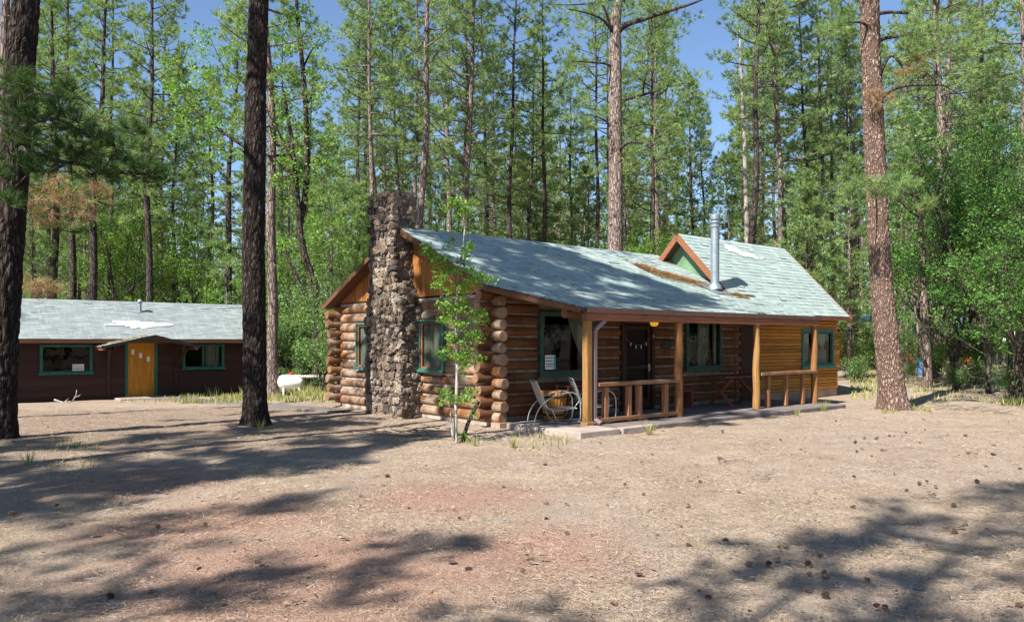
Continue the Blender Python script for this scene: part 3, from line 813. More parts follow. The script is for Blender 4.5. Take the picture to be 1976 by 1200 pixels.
    def rock(c, ax, sx, sz, dep):
        # ax: outward direction index
        ph = Vector((rk.uniform(0, 99), rk.uniform(0, 99), rk.uniform(0, 99)))
        rot = Matrix.Rotation(rk.uniform(-.5, .5), 3, 'X' if ax == 's' else 'Y')
        P = []
        for v in IV:
            q = Vector(tuple(math.copysign(abs(x)**0.52, x) for x in v))
            k = 1 + .34*noise.noise(v*1.3 + ph) + .20*noise.noise(v*2.9 + ph) + .17*noise.noise(v*7.5 + ph)
            q = q * k * 0.80
            q = Vector((q.x*dep, q.y*sx, q.z*sz)) if ax == 's' else Vector((q.x*sx, q.y*dep, q.z*sz))
            P.append(Vector(c) + rot @ q)
        mb.add(P, IF, 0)
    def face(ax, fixed, u0, u1, z0, z1, edge):
        z = z0
        while z < z1 - .03:
            h = rk.uniform(.09, .24); u = u0 + rk.uniform(-.02, .02)
            while u < u1 - .04:
                w_ = rk.choice((rk.uniform(.08, .16), rk.uniform(.14, .36)))
                if u + w_ > u1: w_ = max(.09, u1 - u)
                c = (fixed + rk.uniform(-.02, .03), u+w_/2, z+h/2 + rk.uniform(-.03, .03)) if ax == 's' else (u+w_/2, fixed + rk.uniform(-.02, .03), z+h/2 + rk.uniform(-.03, .03))
                rock(c, ax, w_*.56, h*.58, rk.uniform(.07, .12))
                u += w_*.93
            z += h*.92
    face('s', -.62, 4.87, 6.41, -.1, 2.52, 0); face('s', -.57, 5.24, 6.34, 2.5, 4.98, 0)
    face('t', 4.94, -.68, -.05, -.1, 2.45, 0); face('t', 5.36, -.62, -.06, 2.5, 4.98, 0)
    face('t', 6.34, -.68, -.05, -.1, 2.4, 0); face('t', 6.26, -.60, -.06, 2.4, 4.98, 0); face('s', -.07, 5.28, 6.34, 4.3, 4.98, 0)
    for k in range(9):     # sloping shoulder and the cap stones
        f = k/8; rock((rk.uniform(-.5, -.2), 4.95+.35*f, 2.45+.52*f), 's', .14, .09, .22)
    for k in range(30): rock((rk.uniform(-.52, -.12), rk.uniform(5.40, 6.22), 4.97+rk.uniform(-.02, .06)), 's', .12, .06, .11)
    mb.build('chimney', [M['rock'], M['mortar']], root, True, auto=.9)
    # stovepipe
    mb = MB(); c = (7.86, 2.75, 3.0)
    mb.lathe([(.112, 0), (.112, .55), (.115, .551), (.115, .575), (.112, .576), (.112, 1.30), (.115, 1.301), (.115, 1.33), (.112, 1.331), (.112, 1.80)], c, 20)
    sp = mb.build('stovepipe', M['steel'], root, True, auto=.5)
    mb = MB(); mb.lathe([(.132, 1.76), (.134, 1.83), (.11, 1.84), (.11, 1.87), (.14, 1.875), (.14, 1.93), (.10, 1.94), (.10, 1.965), (.132, 1.97), (.134, 2.05), (.13, 2.09), (.02, 2.13)], c, 20)
    mb.build('pipe_cap', M['steel'], sp, True, auto=.5)
    mb = MB(); mb.lathe([(.20, .10), (.16, .20), (.135, .23), (.13, .26)], c, 20); mb.prism([(7.55, 2.45, 2.958), (8.2, 2.45, 2.958), (8.2, 3.15, 3.285), (7.55, 3.15, 3.285)], (0, -.01, .012))
    mb.build('pipe_flashing', M['steel'], sp, True, auto=.4)
    return root
cabin = build_log_cabin()

# ------------------------------------------------------------------ things on the porch
def porch_thing(name, s, t, z, rot, label, cat, group=None):
    e = empty(name, hw(s, t, z), TH + rot)
    return tag(e, label, cat, group)

def wire_chair(s, t, rot, label):
    r = porch_thing('metal_chair', s, t, .092, rot, label, 'chair', 'metal tube chairs on the porch')
    for y in (-.27, .27):
        mb = MB()
        bent(mb, [(-.50, y, .012), (-.47, y, .16), (-.38, y, .33), (-.22, y, .47), (.0, y, .565), (.20, y, .605), (.33, y, .58), (.42, y, .48), (.44, y, .34), (.44, y, .12), (.41, y, .03), (.33, y, .012), (.10, y, .012), (-.02, y, .03), (-.07, y, .10), (-.12, y, .22), (-.16, y, .30)], .0125)
        mb.build('side_hoop', M['tube'], r, True)
    mb = MB()
    bent(mb, [(.36, -.25, .29), (-.02, -.25, .25), (-.20, -.25, .29), (-.30, -.25, .46), (-.44, -.24, .80), (-.47, -.18, .84), (-.48, 0, .85), (-.47, .18, .84), (-.44, .24, .80), (-.30, .25, .46), (-.20, .25, .29), (-.02, .25, .25), (.36, .25, .29)], .011)
    mb.tube([(.36, -.27, .29), (.36, .27, .29)], .011, 7); mb.tube([(-.2, -.27, .29), (-.2, .27, .29)], .010, 7)
    mb.build('seat_frame', M['tube'], r, True)
    mb = MB()
    for k in range(11):
        y = -.22 + .044*k
        bent(mb, [(.36, y, .29), (-.02, y, .255), (-.20, y, .295), (-.31, y, .48), (-.45, y, .81)], .004, 4, 3)
    for k in range(14):
        f = k/13; a = Vector((-.20, 0, .29)).lerp(Vector((-.455, 0, .82)), f); mb.tube([(a.x, -.24, a.z), (a.x, .24, a.z)], .004, 4)
    for k in range(10):
        x = .32 - .055*k; mb.tube([(x, -.24, .283 - .03*min(1, k/7)), (x, .24, .283 - .03*min(1, k/7))], .004, 4)
    mb.build('wire_seat', M['tube'], r)
wire_chair(.86, 1.55, -.47, 'bare metal chair with hooped arms in front of the wooden barrel')
wire_chair(1.95, 1.60, -.55, 'metal tube chair half hidden behind the near porch post and railing')

def build_barrel():
    r = porch_thing('wooden_barrel', 1.22, 1.98, .09, .3, 'orange wooden barrel with flared staves behind the hooped metal chair', 'barrel')
    mb = MB(); n = 22
    prof = [(.195, 0.0), (.215, .10), (.235, .25), (.255, .40), (.275, .52), (.285, .60)]
    for k in range(n):
        a0, a1 = 2*math.pi*(k+.04)/n, 2*math.pi*(k+.96)/n
        vs = []
        for rr, z in prof:
            for a in (a0, (a0+a1)/2, a1):
                b = 1.0 if a != (a0+a1)/2 else 1.03
                vs.append((rr*b*math.cos(a), rr*b*math.sin(a), z))
        for a in (a0, (a0+a1)/2, a1): vs.append(((prof[-1][0]-.03)*math.cos(a), (prof[-1][0]-.03)*math.sin(a), .60))
        fs = []
        for i in range(len(prof)):
            for j in range(2): fs.append((i*3+j, i*3+j+1, (i+1)*3+j+1, (i+1)*3+j))
        mb.add(vs, fs)
    mb.build('staves', M['barrel'], r)
    mb = MB(); mb.lathe([(.20, .02), (.265, .555)], n=22); mb.build('inner_barrel', M['darkwood'], r, True, auto=.5)
    for z, rr in ((.09, .222), (.46, .272)):
        mb = MB(); mb.lathe([(rr, z), (rr+.012, z+.004), (rr+.014, z+.035), (rr+.002, z+.04)], n=26); mb.build('hoop', M['black'], r, True, auto=.6)
build_barrel()

def build_side_table():
    r = porch_thing('side_table', 1.9, 2.0, .09, 0, 'small dark table against the wall under the big curtained window', 'table')
    mb = MB(); mb.box(-.45, .45, -.22, .2, .66, .69); mb.build('tabletop', M['table'], r, bevel=.006)
    for x in (-.41, .41):
        for y in (-.18, .16): mb = MB(); mb.beam((x, y, 0), (x, y, .66), .04, .04, (0, 1, 0)); mb.build('leg', M['table'], r)
build_side_table()

def build_picnic_table():
    r = porch_thing('picnic_table', 7.1, 1.62, .09, 0.0, 'reddish brown trestle table with crossed legs under the curtained window', 'table')
    for k in range(4):
        mb = MB(); y = -.30+.2*k; mb.box(-.95, .95, y-.09, y+.09, .72, .76); mb.build('top_plank', M['table'], r, bevel=.006)
    for x in (-.62, .62):
        mb = MB(); mb.beam((x, -.36, .0), (x, .30, .72), .045, .10, (1, 0, 0)); mb.build('leg', M['table'], r)
        mb = MB(); mb.beam((x+.05, .36, .0), (x+.05, -.30, .72), .045, .10, (1, 0, 0)); mb.build('leg', M['table'], r)
        mb = MB(); mb.beam((x+.02, 0, .36), (x*.2, 0, .70), .06, .08, (0, 1, 0)); mb.build('brace', M['table'], r)
build_picnic_table()

def build_bench():
    r = porch_thing('wooden_bench', 5.25, 2.0, .09, 0.0, 'low dark bench against the log wall right of the door', 'bench')
    mb = MB(); mb.box(-.55, .55, -.15, .13, .40, .44); mb.build('seat', M['table'], r, bevel=.006)
    for x in (-.45, .45): mb = MB(); mb.box(x-.03, x+.03, -.13, .11, 0, .40); mb.build('leg', M['table'], r)
build_bench()

def build_porch_lamp():
    r = porch_thing('porch_lamp', 3.98, 1.62, 2.17, 0, 'amber glass porch lamp hanging under the eave beside the middle post', 'lamp')
    p = hw(3.98, 1.62, 2.30)
    mb = MB(); mb.lathe([(.035, -.13), (.08, -.11), (.10, -.04), (.08, .01), (.04, .03)], n=12); mb.build('lamp_shade', M['lamp'], r, True, auto=.6)
    mb = MB(); mb.tube([(0, 0, .02), (0, 0, .30)], .012, 6); mb.lathe([(.055, .03), (.04, .05), (.012, .06)], n=10); mb.build('hanger', M['black'], r)
build_porch_lamp()

def build_wall_plaque():
    r = porch_thing('oval_plaque', 5.25, 2.265, 1.62, 0, 'dark oval plaque on the log wall between the door and the second window', 'plaque')
    mb = MB(); n = 24
    mb.prism([(.20*math.cos(2*math.pi*k/n), 0, .09*math.sin(2*math.pi*k/n)) for k in range(n)], (0, .02, 0)); mb.build('board', M['black'], r, bevel=.006)
    mb = MB(); mb.tube([(-.1, .01, .07), (-.06, .01, .20)], .005, 5); mb.tube([(.1, .01, .07), (.06, .01, .20)], .005, 5); mb.build('hanger', M['black'], r)
build_wall_plaque()

def build_garland():
    mb = MB(); rng = random.Random(3)
    P = [hw(3.72+1.0*f, 2.25, 1.78 - .22*math.sin(math.pi*f) + .1*f) for f in np.linspace(0, 1, 12)]
    mb.tube(P, .006, 5)
    o = mb.build('garland', M['twig'])
    tag(o, 'thin string garland with small pale pendants across the dark doorway', 'garland')
    for k in (2, 4, 6, 8, 11):
        m2 = MB(); p = P[k]; m2.lathe([(.003, -.10), (.018, -.06), (.012, -.02), (.003, 0)], p, 6); m2.build('pendant', M['tube'], o)
build_garland()

def build_leaning_tool():
    mb = MB(); mb.tube([hw(7.72, 2.02, .09), hw(8.05, 2.27, 2.05)], .02, 8)
    o = mb.build('leaning_pole', M['table']); tag(o, 'brown wooden pole leaning on the log wall right of the second window', 'pole')
build_leaning_tool()

def build_window_sign():
    e = porch_thing('window_sign', 1.38, 2.262, 1.11, 0, 'white card of dark text lines with a teal edge in the big porch window', 'sign')
    mb = MB(); mb.box(-.14, .15, 0, .010, 0, .30); mb.build('card', M['card'], e)
    mb = MB(); mb.box(.10, .16, -.005, -.001, 0, .29); mb.build('teal_edge', M['teal'], e)
    mb = MB(); rng = random.Random(2)
    for i, z in enumerate((.235, .17, .105, .055)):
        x = -.125
        while x < .07:
            w_ = rng.uniform(.015, .035); mb.box(x, x+w_, -.004, -.001, z, z+.022); x += w_+.009
    mb.build('text_lines', M['ink'], e)
build_window_sign()

# ------------------------------------------------------------------ the brown cabin
BC = hw(-2.28, 19.25, -0.26)
def build_brown_cabin():
    root = empty('brown_cabin', BC, TH)
    tag(root, 'low dark brown cabin with a pale roof, green window trim and an orange door', 'cabin')
    rng = random.Random(31)
    X0, X1, DEP = -11.0, 4.15, 3.9
    w1 = (-3.06, -1.53, .90, 1.86); w2 = (1.38, 2.86, .96, 1.86); dr = (-.52, .53, 0.02, 1.98)
    mb = MB()
    for i, z in enumerate(np.arange(-.05, 2.1, .19)):
        for (a, b) in intervals(X0, X1, z+.09, 0, [w1, w2, dr]):
            mb.prism([(a, .0, z), (a, -.022, z), (a, -.004, z+.188), (a, .0, z+.188)], (b-a, 0, 0))
    mb.build('siding_wall', M['cabin_brown'], root)
    mb = MB()
    for z0, z1 in ((-.2, .90), (.90, 1.86), (1.86, 2.12)):
        for a, b in intervals(X0, X1-.02, (z0+z1)/2, 0, [w1, w2, dr]): mb.box(a, b, .002, .08, z0, z1)
    mb.box(X0, X1, DEP-.1, DEP, -.2, 2.1); mb.box(X1-.1, X1, .08, DEP-.1, -.2, 2.12); mb.prism([(X1-.1, 0, 2.12), (X1-.1, DEP, 2.12), (X1-.1, DEP/2, 3.2)], (.1, 0, 0))
    mb.build('frame_wall', M['cabin_brown'], root)
    mb = MB(); mb.box(X0, X1-.1, 2.5, 2.55, -.1, 2.1); mb.box(X0, X1-.1, .1, 2.5, 2.1, 2.13); mb.build('inner_wall', M['interior'], root)
    E0, E1, RZ, EZ, RT = X0-.3, 4.40, 3.42, 2.035, 1.95
    rf = roof_part('roof', root, [((E0, -.50, EZ), (E1, -.50, EZ), (E1, RT, RZ), (E0, RT, RZ)), ((E1, 4.4, EZ), (E0, 4.4, EZ), (E0, RT, RZ), (E1, RT, RZ))], M['shingle_grey'], M['deck'], 41)
    mb = MB(); mb.box(E0, E1, -.53, -.495, EZ-.13, EZ-.01); mb.build('fascia', M['deck'], rf); mb = MB(); mb.beam((E1+.02, -.5, EZ-.08), (E1+.02, RT, RZ-.08), .03, .13); mb.build('bargeboard', M['deck'], rf)
    mb = MB(); pr2 = random.Random(5)
    def W(s, q): return Vector((s, -.5+2.45*q, EZ+1.385*q)) + Vector((0, -.49, .87))*.026
    for (cx, cq, rx, rq) in ((0, .35, 1.1, .055), (-.25, .40, .55, .05), (0, .30, .45, .06), (-4.6, .83, .5, .05)):
        for j in range(-4, 5):
            u = cx - rx
            while u < cx + rx:
                w_ = pr2.uniform(.12, .28); q0 = cq + j*.026; k = ((u+w_/2-cx)/rx)**2 + ((q0-cq)/rq)**2
                if k < 1 + pr2.uniform(-.4, .25):
                    o_ = Vector((0, -.49, .87))*pr2.uniform(0, .006); mb.add([W(u, q0)+o_, W(u+w_, q0)+o_, W(u+w_, q0+.026)+o_, W(u, q0+.026)+o_], [(0, 1, 2, 3)])
                u += w_ + .004
    mb.build('white_patch', M['patch'], rf)
    mb = MB(); c = W(.28, .72); mb.lathe([(.055, -.1), (.055, .30), (.09, .31), (.10, .36), (.07, .41), (.02, .43)], c, 12); mb.build('roof_vent', M['steel'], root, True, auto=.6)
    # tv aerial at the right end of the ridge
    mb = MB(); c = Vector((3.55, RT-.3, RZ-.1)); mb.tube([c, c+Vector((0, 0, .62))], .012, 5)
    mb.tube([c+Vector((-.3, 0, .45)), c+Vector((.45, 0, .40))], .008, 5)
    for k in range(5): mb.tube([c+Vector((-.25+.15*k, -.16, .45-.01*k)), c+Vector((-.25+.15*k, .16, .45-.01*k))], .006, 4)
    mb.build('aerial', M['steel'], root)
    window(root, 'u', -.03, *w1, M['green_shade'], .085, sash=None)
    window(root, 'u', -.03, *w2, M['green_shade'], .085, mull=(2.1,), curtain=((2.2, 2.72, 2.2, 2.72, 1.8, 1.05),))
    # door
    mb = MB(); mb.box(-.43, .44, .0, .045, .02, 1.92)
    d = mb.build('door', M['door'], root, bevel=.006)
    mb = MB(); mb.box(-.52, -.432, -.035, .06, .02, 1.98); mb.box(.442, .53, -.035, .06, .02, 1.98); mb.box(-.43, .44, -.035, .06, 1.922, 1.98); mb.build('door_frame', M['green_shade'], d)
    for x, z in ((-.27, 1.60), (-.02, 1.47), (.23, 1.35)):
        mb = MB(); mb.box(x-.045, x+.045, -.012, -.002, z-.085, z+.085); mb.build('door_pane', M['card'], d)
    mb = MB(); mb.lathe([(.02, 0), (.034, .02), (.03, .05), (.01, .06)], (0, 0, 0), 10); o = mb.build('handle', M['brass'], d, True); o.rotation_euler = (math.radians(90), 0, 0); o.location = (.36, -.001, .90)
    # gabled hood over the door
    A, HX0, HX1, Y0 = (.14, 2.18), -1.50, 1.62, -1.15
    zl = 1.80
    mb = MB()
    for (q, sd) in ((((HX0, Y0, zl), (HX0, .02, zl), (A[0], .02, A[1]), (A[0], Y0, A[1])), 51), (((HX1, .02, zl), (HX1, Y0, zl), (A[0], Y0, A[1]), (A[0], .02, A[1])), 52)):
        shingles(mb, *q, seed=sd, course=.16, tab=.28); slab(mb, *q, .05, 1)
    hd = mb.build('door_hood', [M['shingle_grey'], M['deck']], root)
    for hx in (HX0, HX1): mb = MB(); mb.beam((hx, Y0-.02, zl-.045), (A[0], Y0-.02, A[1]-.045), .03, .08); mb.build('bargeboard', M['black'], hd)
    for hx in (HX0+.05, HX1-.14): mb = MB(); mb.box(hx, hx+.09, Y0+.02, 0, zl-.13, zl-.05); mb.build('purlin', M['fascia'], hd)
    mb = MB(); mb.prism([(-.75, -.35, 1.93), (1.0, -.35, 1.93), (A[0], -.35, 2.12)], (0, .04, 0)); mb.build('hood_panel', M['panel'], hd)
    for x in (-1.05, 1.15):
        mb = MB(); mb.beam((x, -.03, .0), (x, -.03, 1.75), .10, .06, (0, 1, 0)); mb.beam((x, -.06, 1.05), (x-.16 if x < 0 else x+.1, -.95, 1.72), .08, .08); mb.beam((x, -.04, 1.74), (x, -1.0, 1.74), .08, .08)
        mb.build('hood_brace', M['cabin_brown'], hd)
    mb = MB(); mb.box(-.9, 1.0, -1.0, -.03, -.15, .05); mb.build('door_step', M['concrete'], root, bevel=.02)
    return root
brown = build_brown_cabin()
def build_office_sign():
    e = empty('window_sign', BC + Vector((CU*-1.98, SU*-1.98, 0)) + Vector((SU*.0, 0, 0)), TH)
    tag(e, 'small pale blue card in the lower corner of the brown cabin window', 'sign')
    mb = MB(); mb.box(-.14, .20, -.012, -.004, .98, 1.20); mb.build('card', M['card'], e)
    mb = MB(); rng = random.Random(6)
    for z in (1.135, 1.08, 1.03):
        x = -.12
        while x < .15: w_ = rng.uniform(.02, .05); mb.box(x, x+w_, -.016, -.013, z, z+.022); x += w_+.014
    mb.build('text_lines', M['ink'], e)
build_office_sign()

# ------------------------------------------------------------------ foliage
def unit(a):
    return a / np.maximum(1e-9, np.linalg.norm(a, axis=-1, keepdims=True))

def needles(name, C, D, per, length, width, spread, mat, seed, droop=0.0, wood=None):
    """tufts of needles: C centres, D tuft directions"""
    rng = np.random.default_rng(seed)
    C = np.asarray(C, np.float32); D = unit(np.asarray(D, np.float32)); n = len(C)
    c = np.repeat(C, per, 0); d = np.repeat(D, per, 0)
    d = unit(d + rng.normal(0, spread, d.shape)); d[:, 2] -= droop; d = unit(d)
    L = length * rng.uniform(.65, 1.15, (n*per, 1))
    c = c + np.repeat(D, per, 0) * rng.uniform(-.25, .35, (n*per, 1)) * length
    s = unit(np.cross(d, rng.normal(0, 1, d.shape))) * width * .5
    V = np.stack([c - s, c + s, c + d*L], 1).reshape(-1, 3)
    tone = np.repeat(rng.uniform(0, 1, n), per) * .75 + rng.uniform(0, .25, n*per)
    return soup(name, V, 3, mat, tone, wood)

def leaves(name, C, per, rad, size, mat, seed, flat=0.6):
    """clusters of rhombic leaves"""
    rng = np.random.default_rng(seed)
    C = np.asarray(C, np.float32); n = len(C); N_ = n*per
    off = unit(rng.normal(0, 1, (N_, 3))) * rng.uniform(.1, 1, (N_, 1)) ** .6 * rad
    off[:, 2] *= .7
    c = np.repeat(C, per, 0) + off
    nrm = unit(rng.normal(0, 1, (N_, 3)) + np.array([0, 0, flat*1.6]))
    a = unit(np.cross(nrm, rng.normal(0, 1, (N_, 3)))); b = np.cross(nrm, a)
    s = size * rng.uniform(.4, 1.35, (N_, 1))
    fold = nrm * s * rng.uniform(-.15, .25, (N_, 1))
    V = np.stack([c - a*s*.5, c + b*s*.30 + fold, c + a*s*.5, c - b*s*.30 + fold], 1).reshape(-1, 3)
    tone = np.repeat(rng.uniform(0, 1, n), per) * .55 + rng.uniform(0, 1, N_)**2 * .6
    return soup(name, V, 4, mat, tone)

def pine_meshes(seed, H, cb, R, nb, bark, per=18, needle='needle', nl=.22, nw=.025, dead=10, dbase=.40, tpp=10, shape=.6):
    """one kind of ponderosa: trunk, branches and needle crown as separate meshes"""
    rng = random.Random(seed)
    tr = MB(); n = 16
    wx, wy = rng.uniform(0, 9), rng.uniform(0, 9)
    def axis_(z): f = z/H; return Vector((.10*math.sin(z*.31+wx)*min(1, f*3) + .05*math.sin(z*.9+wx), .10*math.cos(z*.27+wy)*min(1, f*3), z))
    def rad_(z): f = max(0, z)/H; return dbase/2*((1-f)**.8*.96+.04) * (1 + .45*math.exp(-max(0, z)/.35))
    zs = [-.4, -.1, .15, .4, .8] + [H*(i/n)**.95 for i in range(2, n+1)]
    zs = sorted(z for z in set(zs) if z <= H)
    tr.tube([axis_(z) for z in zs], [rad_(z) for z in zs], 10, wob=.05, rng=rng)
    br = MB(); C = []; D = []
    ga = rng.uniform(0, 6)
    for b in range(nb):
        u = (b + rng.random())/nb
        z = cb + (H - cb - .2)*u**.9; fr = (z-cb)/(H-cb)
        L = R * max(.16, (1-fr)**shape * (.55 + .45*min(1, fr*3.5))) * rng.uniform(.5, 1.12)
        ga += 2.4 + rng.uniform(-.6, .6)
        el = -.28 + .95*fr + rng.uniform(-.16, .2)
        p0 = axis_(z); h = Vector((math.cos(ga), math.sin(ga), 0)); sd = Vector((-h.y, h.x, 0))
        bend = rng.uniform(.10, .40); curl = rng.uniform(-.25, .25)
        def P(q): return p0 + h*(L*q*math.cos(el)) + sd*(L*curl*q*q) + Vector((0, 0, L*(math.sin(el)*q + bend*q*q*.8)))
        r0 = max(.012, min(rad_(z)*.45, .02 + L*.012))
        br.tube([P(q) for q in (0, .25, .5, .75, 1)], [r0, r0*.8, r0*.6, r0*.42, r0*.2], 5, False)
        npd = max(2, int(L*1.35 + .8))
        for k in range(npd):
            q = 1 - (k/npd)*.62 - rng.uniform(0, .06)
            pc = P(q); side = 0 if k == 0 else rng.choice((-1, 1))*rng.uniform(.25, .55)*L*.42
            pad = pc + sd*side + Vector((0, 0, rng.uniform(-.05, .16)))
            if k: br.tube([P(max(.1, q-.14)), pad], [r0*.35, r0*.15], 4, False)
            pr_ = rng.uniform(.24, .44)*(.75+.25*min(2.5, L)/2)
            for j in range(tpp):
                v = Vector((rng.gauss(0, 1), rng.gauss(0, 1), rng.gauss(0, 1))).normalized()*pr_*rng.random()**.4
                v.z *= .55
                C.append(pad + v); dd = v.normalized()*.7 + h*.45 + Vector((0, 0, .45)); D.append(dd)
    for k in range(6):
        C.append(axis_(H) + Vector((rng.gauss(0, .12), rng.gauss(0, .12), -.1*k))); D.append((rng.gauss(0, .3), rng.gauss(0, .3), 1))
    for b in range(dead):          # bare dead branches on the lower trunk
        z = rng.uniform(max(2.0, cb*.35), cb + (H-cb)*.25); a = rng.uniform(0, 6.28); L = rng.uniform(.5, 1.9)
        p0 = axis_(z); h = Vector((math.cos(a), math.sin(a), 0)); dr = rng.uniform(-.5, .15)
        pts = [p0 + h*L*q + Vector((0, 0, L*(dr*q + .25*q*q))) + Vector((rng.gauss(0, .03), rng.gauss(0, .03), 0)) for q in (0, .35, .7, 1)]
        br.tube(pts, [.022, .016, .011, .005], 4, False)
        if L > 1: br.tube([pts[2], pts[2] + (h + Vector((rng.gauss(0, .6), rng.gauss(0, .6), .2)))*.4], [.009, .004], 4, False)
    return (tr.mesh('trunk', M[bark], True), None,
            needles('crown', C, D, per, nl, nw, .62, M[needle], seed, wood=(br, M['twig'] if bark == 'bark' else M['bark_shade'])), dbase, H)

def oak_meshes(seed, H, R, base, nstem, mat='oakleaf', lsize=.10, per=18, ncl=420, bark='bark_oak', r0=.09, crad=.26):
    rng = random.Random(seed); tr = MB(); C = []
    def grow(p, d, L, r, depth):
        n = 5; pts = [p]; dd = d.copy()
        for i in range(n):
            dd = (dd + Vector((rng.gauss(0, .13), rng.gauss(0, .13), rng.gauss(.03, .07)))).normalized(); pts.append(pts[-1] + dd*L/n)
        tr.tube(pts, [r*(1-.5*i/n) for i in range(n+1)], max(4, 8-depth), False)
        if depth >= 2:
            for q in pts[2:]: C.append(q + Vector((rng.gauss(0, .12), rng.gauss(0, .12), rng.gauss(0, .1))))
        if depth < 3:
            for k in range(rng.choice((2, 3, 3))):
                i = rng.choice((2, 3, 4, 5)); a = rng.uniform(0, 6.28)
                nd = (dd*.75 + Vector((math.cos(a), math.sin(a), rng.uniform(-.1, .5)))*rng.uniform(.5, .95)).normalized()
                grow(pts[i], nd, L*rng.uniform(.5, .72), r*.5, depth+1)
            if depth >= 0: grow(pts[-1], dd, L*.65, r*.5, depth+1)
    for s in range(nstem):
        a = rng.uniform(0, 6.28); t = rng.uniform(.02, .22) if nstem > 1 else .05
        grow(Vector((rng.gauss(0, .12), rng.gauss(0, .12), -.15)), Vector((math.cos(a)*t, math.sin(a)*t, 1)).normalized(), H*.46*rng.uniform(.8, 1.1), r0*rng.uniform(.7, 1.1), 0)
    C = [c for c in C if c.z > base]
    rng.shuffle(C)
    while len(C) < ncl: c = rng.choice(C); C.append(c + Vector((rng.gauss(0, .28), rng.gauss(0, .28), rng.gauss(0, .22))))
    C = C[:ncl]
    return (tr.mesh('trunk', M[bark], True), leaves('crown', C, per, crad, lsize, M[mat], seed), H)

PINES = [
    pine_meshes(101, 23.0, 8.5, 3.0, 62, 'bark', dbase=.42),
    pine_meshes(102, 25.0, 11.0, 2.8, 54, 'bark', dbase=.40),
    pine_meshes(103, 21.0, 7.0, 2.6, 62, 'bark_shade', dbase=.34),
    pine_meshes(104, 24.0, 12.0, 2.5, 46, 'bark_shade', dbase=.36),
    pine_meshes(105, 19.0, 5.0, 2.7, 66, 'bark', dbase=.30),
    pine_meshes(106, 22.0, 9.5, 3.3, 56, 'bark', dbase=.40, shape=.45),
    pine_meshes(107, 17.0, 4.2, 2.3, 64, 'bark_shade', dbase=.26),
]
PINES += [
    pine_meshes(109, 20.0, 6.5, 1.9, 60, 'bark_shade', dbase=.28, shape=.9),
    pine_meshes(110, 22.5, 12.5, 3.1, 34, 'bark', dbase=.36, shape=.3, dead=16),
]
YOUNG = [
    pine_meshes(121, 7.5, .9, 1.7, 52, 'bark_shade', dbase=.14, dead=2, tpp=8, nl=.19),
    pine_meshes(122, 10.5, 1.8, 2.0, 58, 'bark', dbase=.18, dead=4, tpp=8, nl=.2),
]
OAKS = [
    oak_meshes(201, 8.5, 2.5, 1.6, 2),
    oak_meshes(202, 11.5, 2.5, 2.6, 1, r0=.11, ncl=460),
    oak_meshes(203, 6.5, 2.2, 1.0, 3, r0=.06),
    oak_meshes(204, 9.5, 2.5, 1.8, 3, r0=.09, ncl=520),
]
DARKOAKS = [
    oak_meshes(211, 8.5, 2.5, 1.7, 2, 'oakleaf_dark', .095, 20, 400),
    oak_meshes(212, 7.0, 2.5, 1.0, 3, 'oakleaf_dark', .09, 20, 380, r0=.07),
    oak_meshes(213, 10.5, 2.5, 2.2, 2, 'oakleaf_dark', .095, 20, 420, r0=.10),
]
BUSHES = [
    oak_meshes(221, 2.6, 1.5, .2, 6, 'bushleaf', .085, 14, 330, r0=.025, crad=.24),
    oak_meshes(222, 3.8, 1.5, .25, 6, 'bushleaf', .09, 14, 420, r0=.03, crad=.28),
    oak_meshes(223, 1.5, 1.2, .1, 6, 'bushleaf', .075, 12, 200, r0=.016, crad=.2),
]

def place_pine(kind, x, y, rz, label, group, d=None, lean=(0, 0), cat='tree', name='pine_tree', hs=1.0):
    tr, br, cr, db, H = kind
    r = empty(name, (x, y, gz(x, y)))
    q = Matrix.Rotation(math.atan(lean[0]), 4, 'Y') @ Matrix.Rotation(-math.atan(lean[1]), 4, 'X') @ Matrix.Rotation(rz, 4, 'Z')
    r.rotation_euler = q.to_euler()
    r.scale = (hs, hs, hs)
    tag(r, label, cat, group)
    t = link('trunk', tr, r)
    if d: k = d/(db*hs); t.scale = (k, k, 1)
    link('crown', cr, r)
    return r

def place_oak(kind, x, y, rz, s, label, group, name='oak_tree', cat='tree', z=None):
    tr, cr, H = kind
    r = empty(name, (x, y, gz(x, y) if z is None else z), rz)
    r.scale = (s, s, s*random.Random(int(x*100)).uniform(.9, 1.1)); tag(r, label, cat, group)
    link('trunk', tr, r); link('crown', cr, r)
    return r

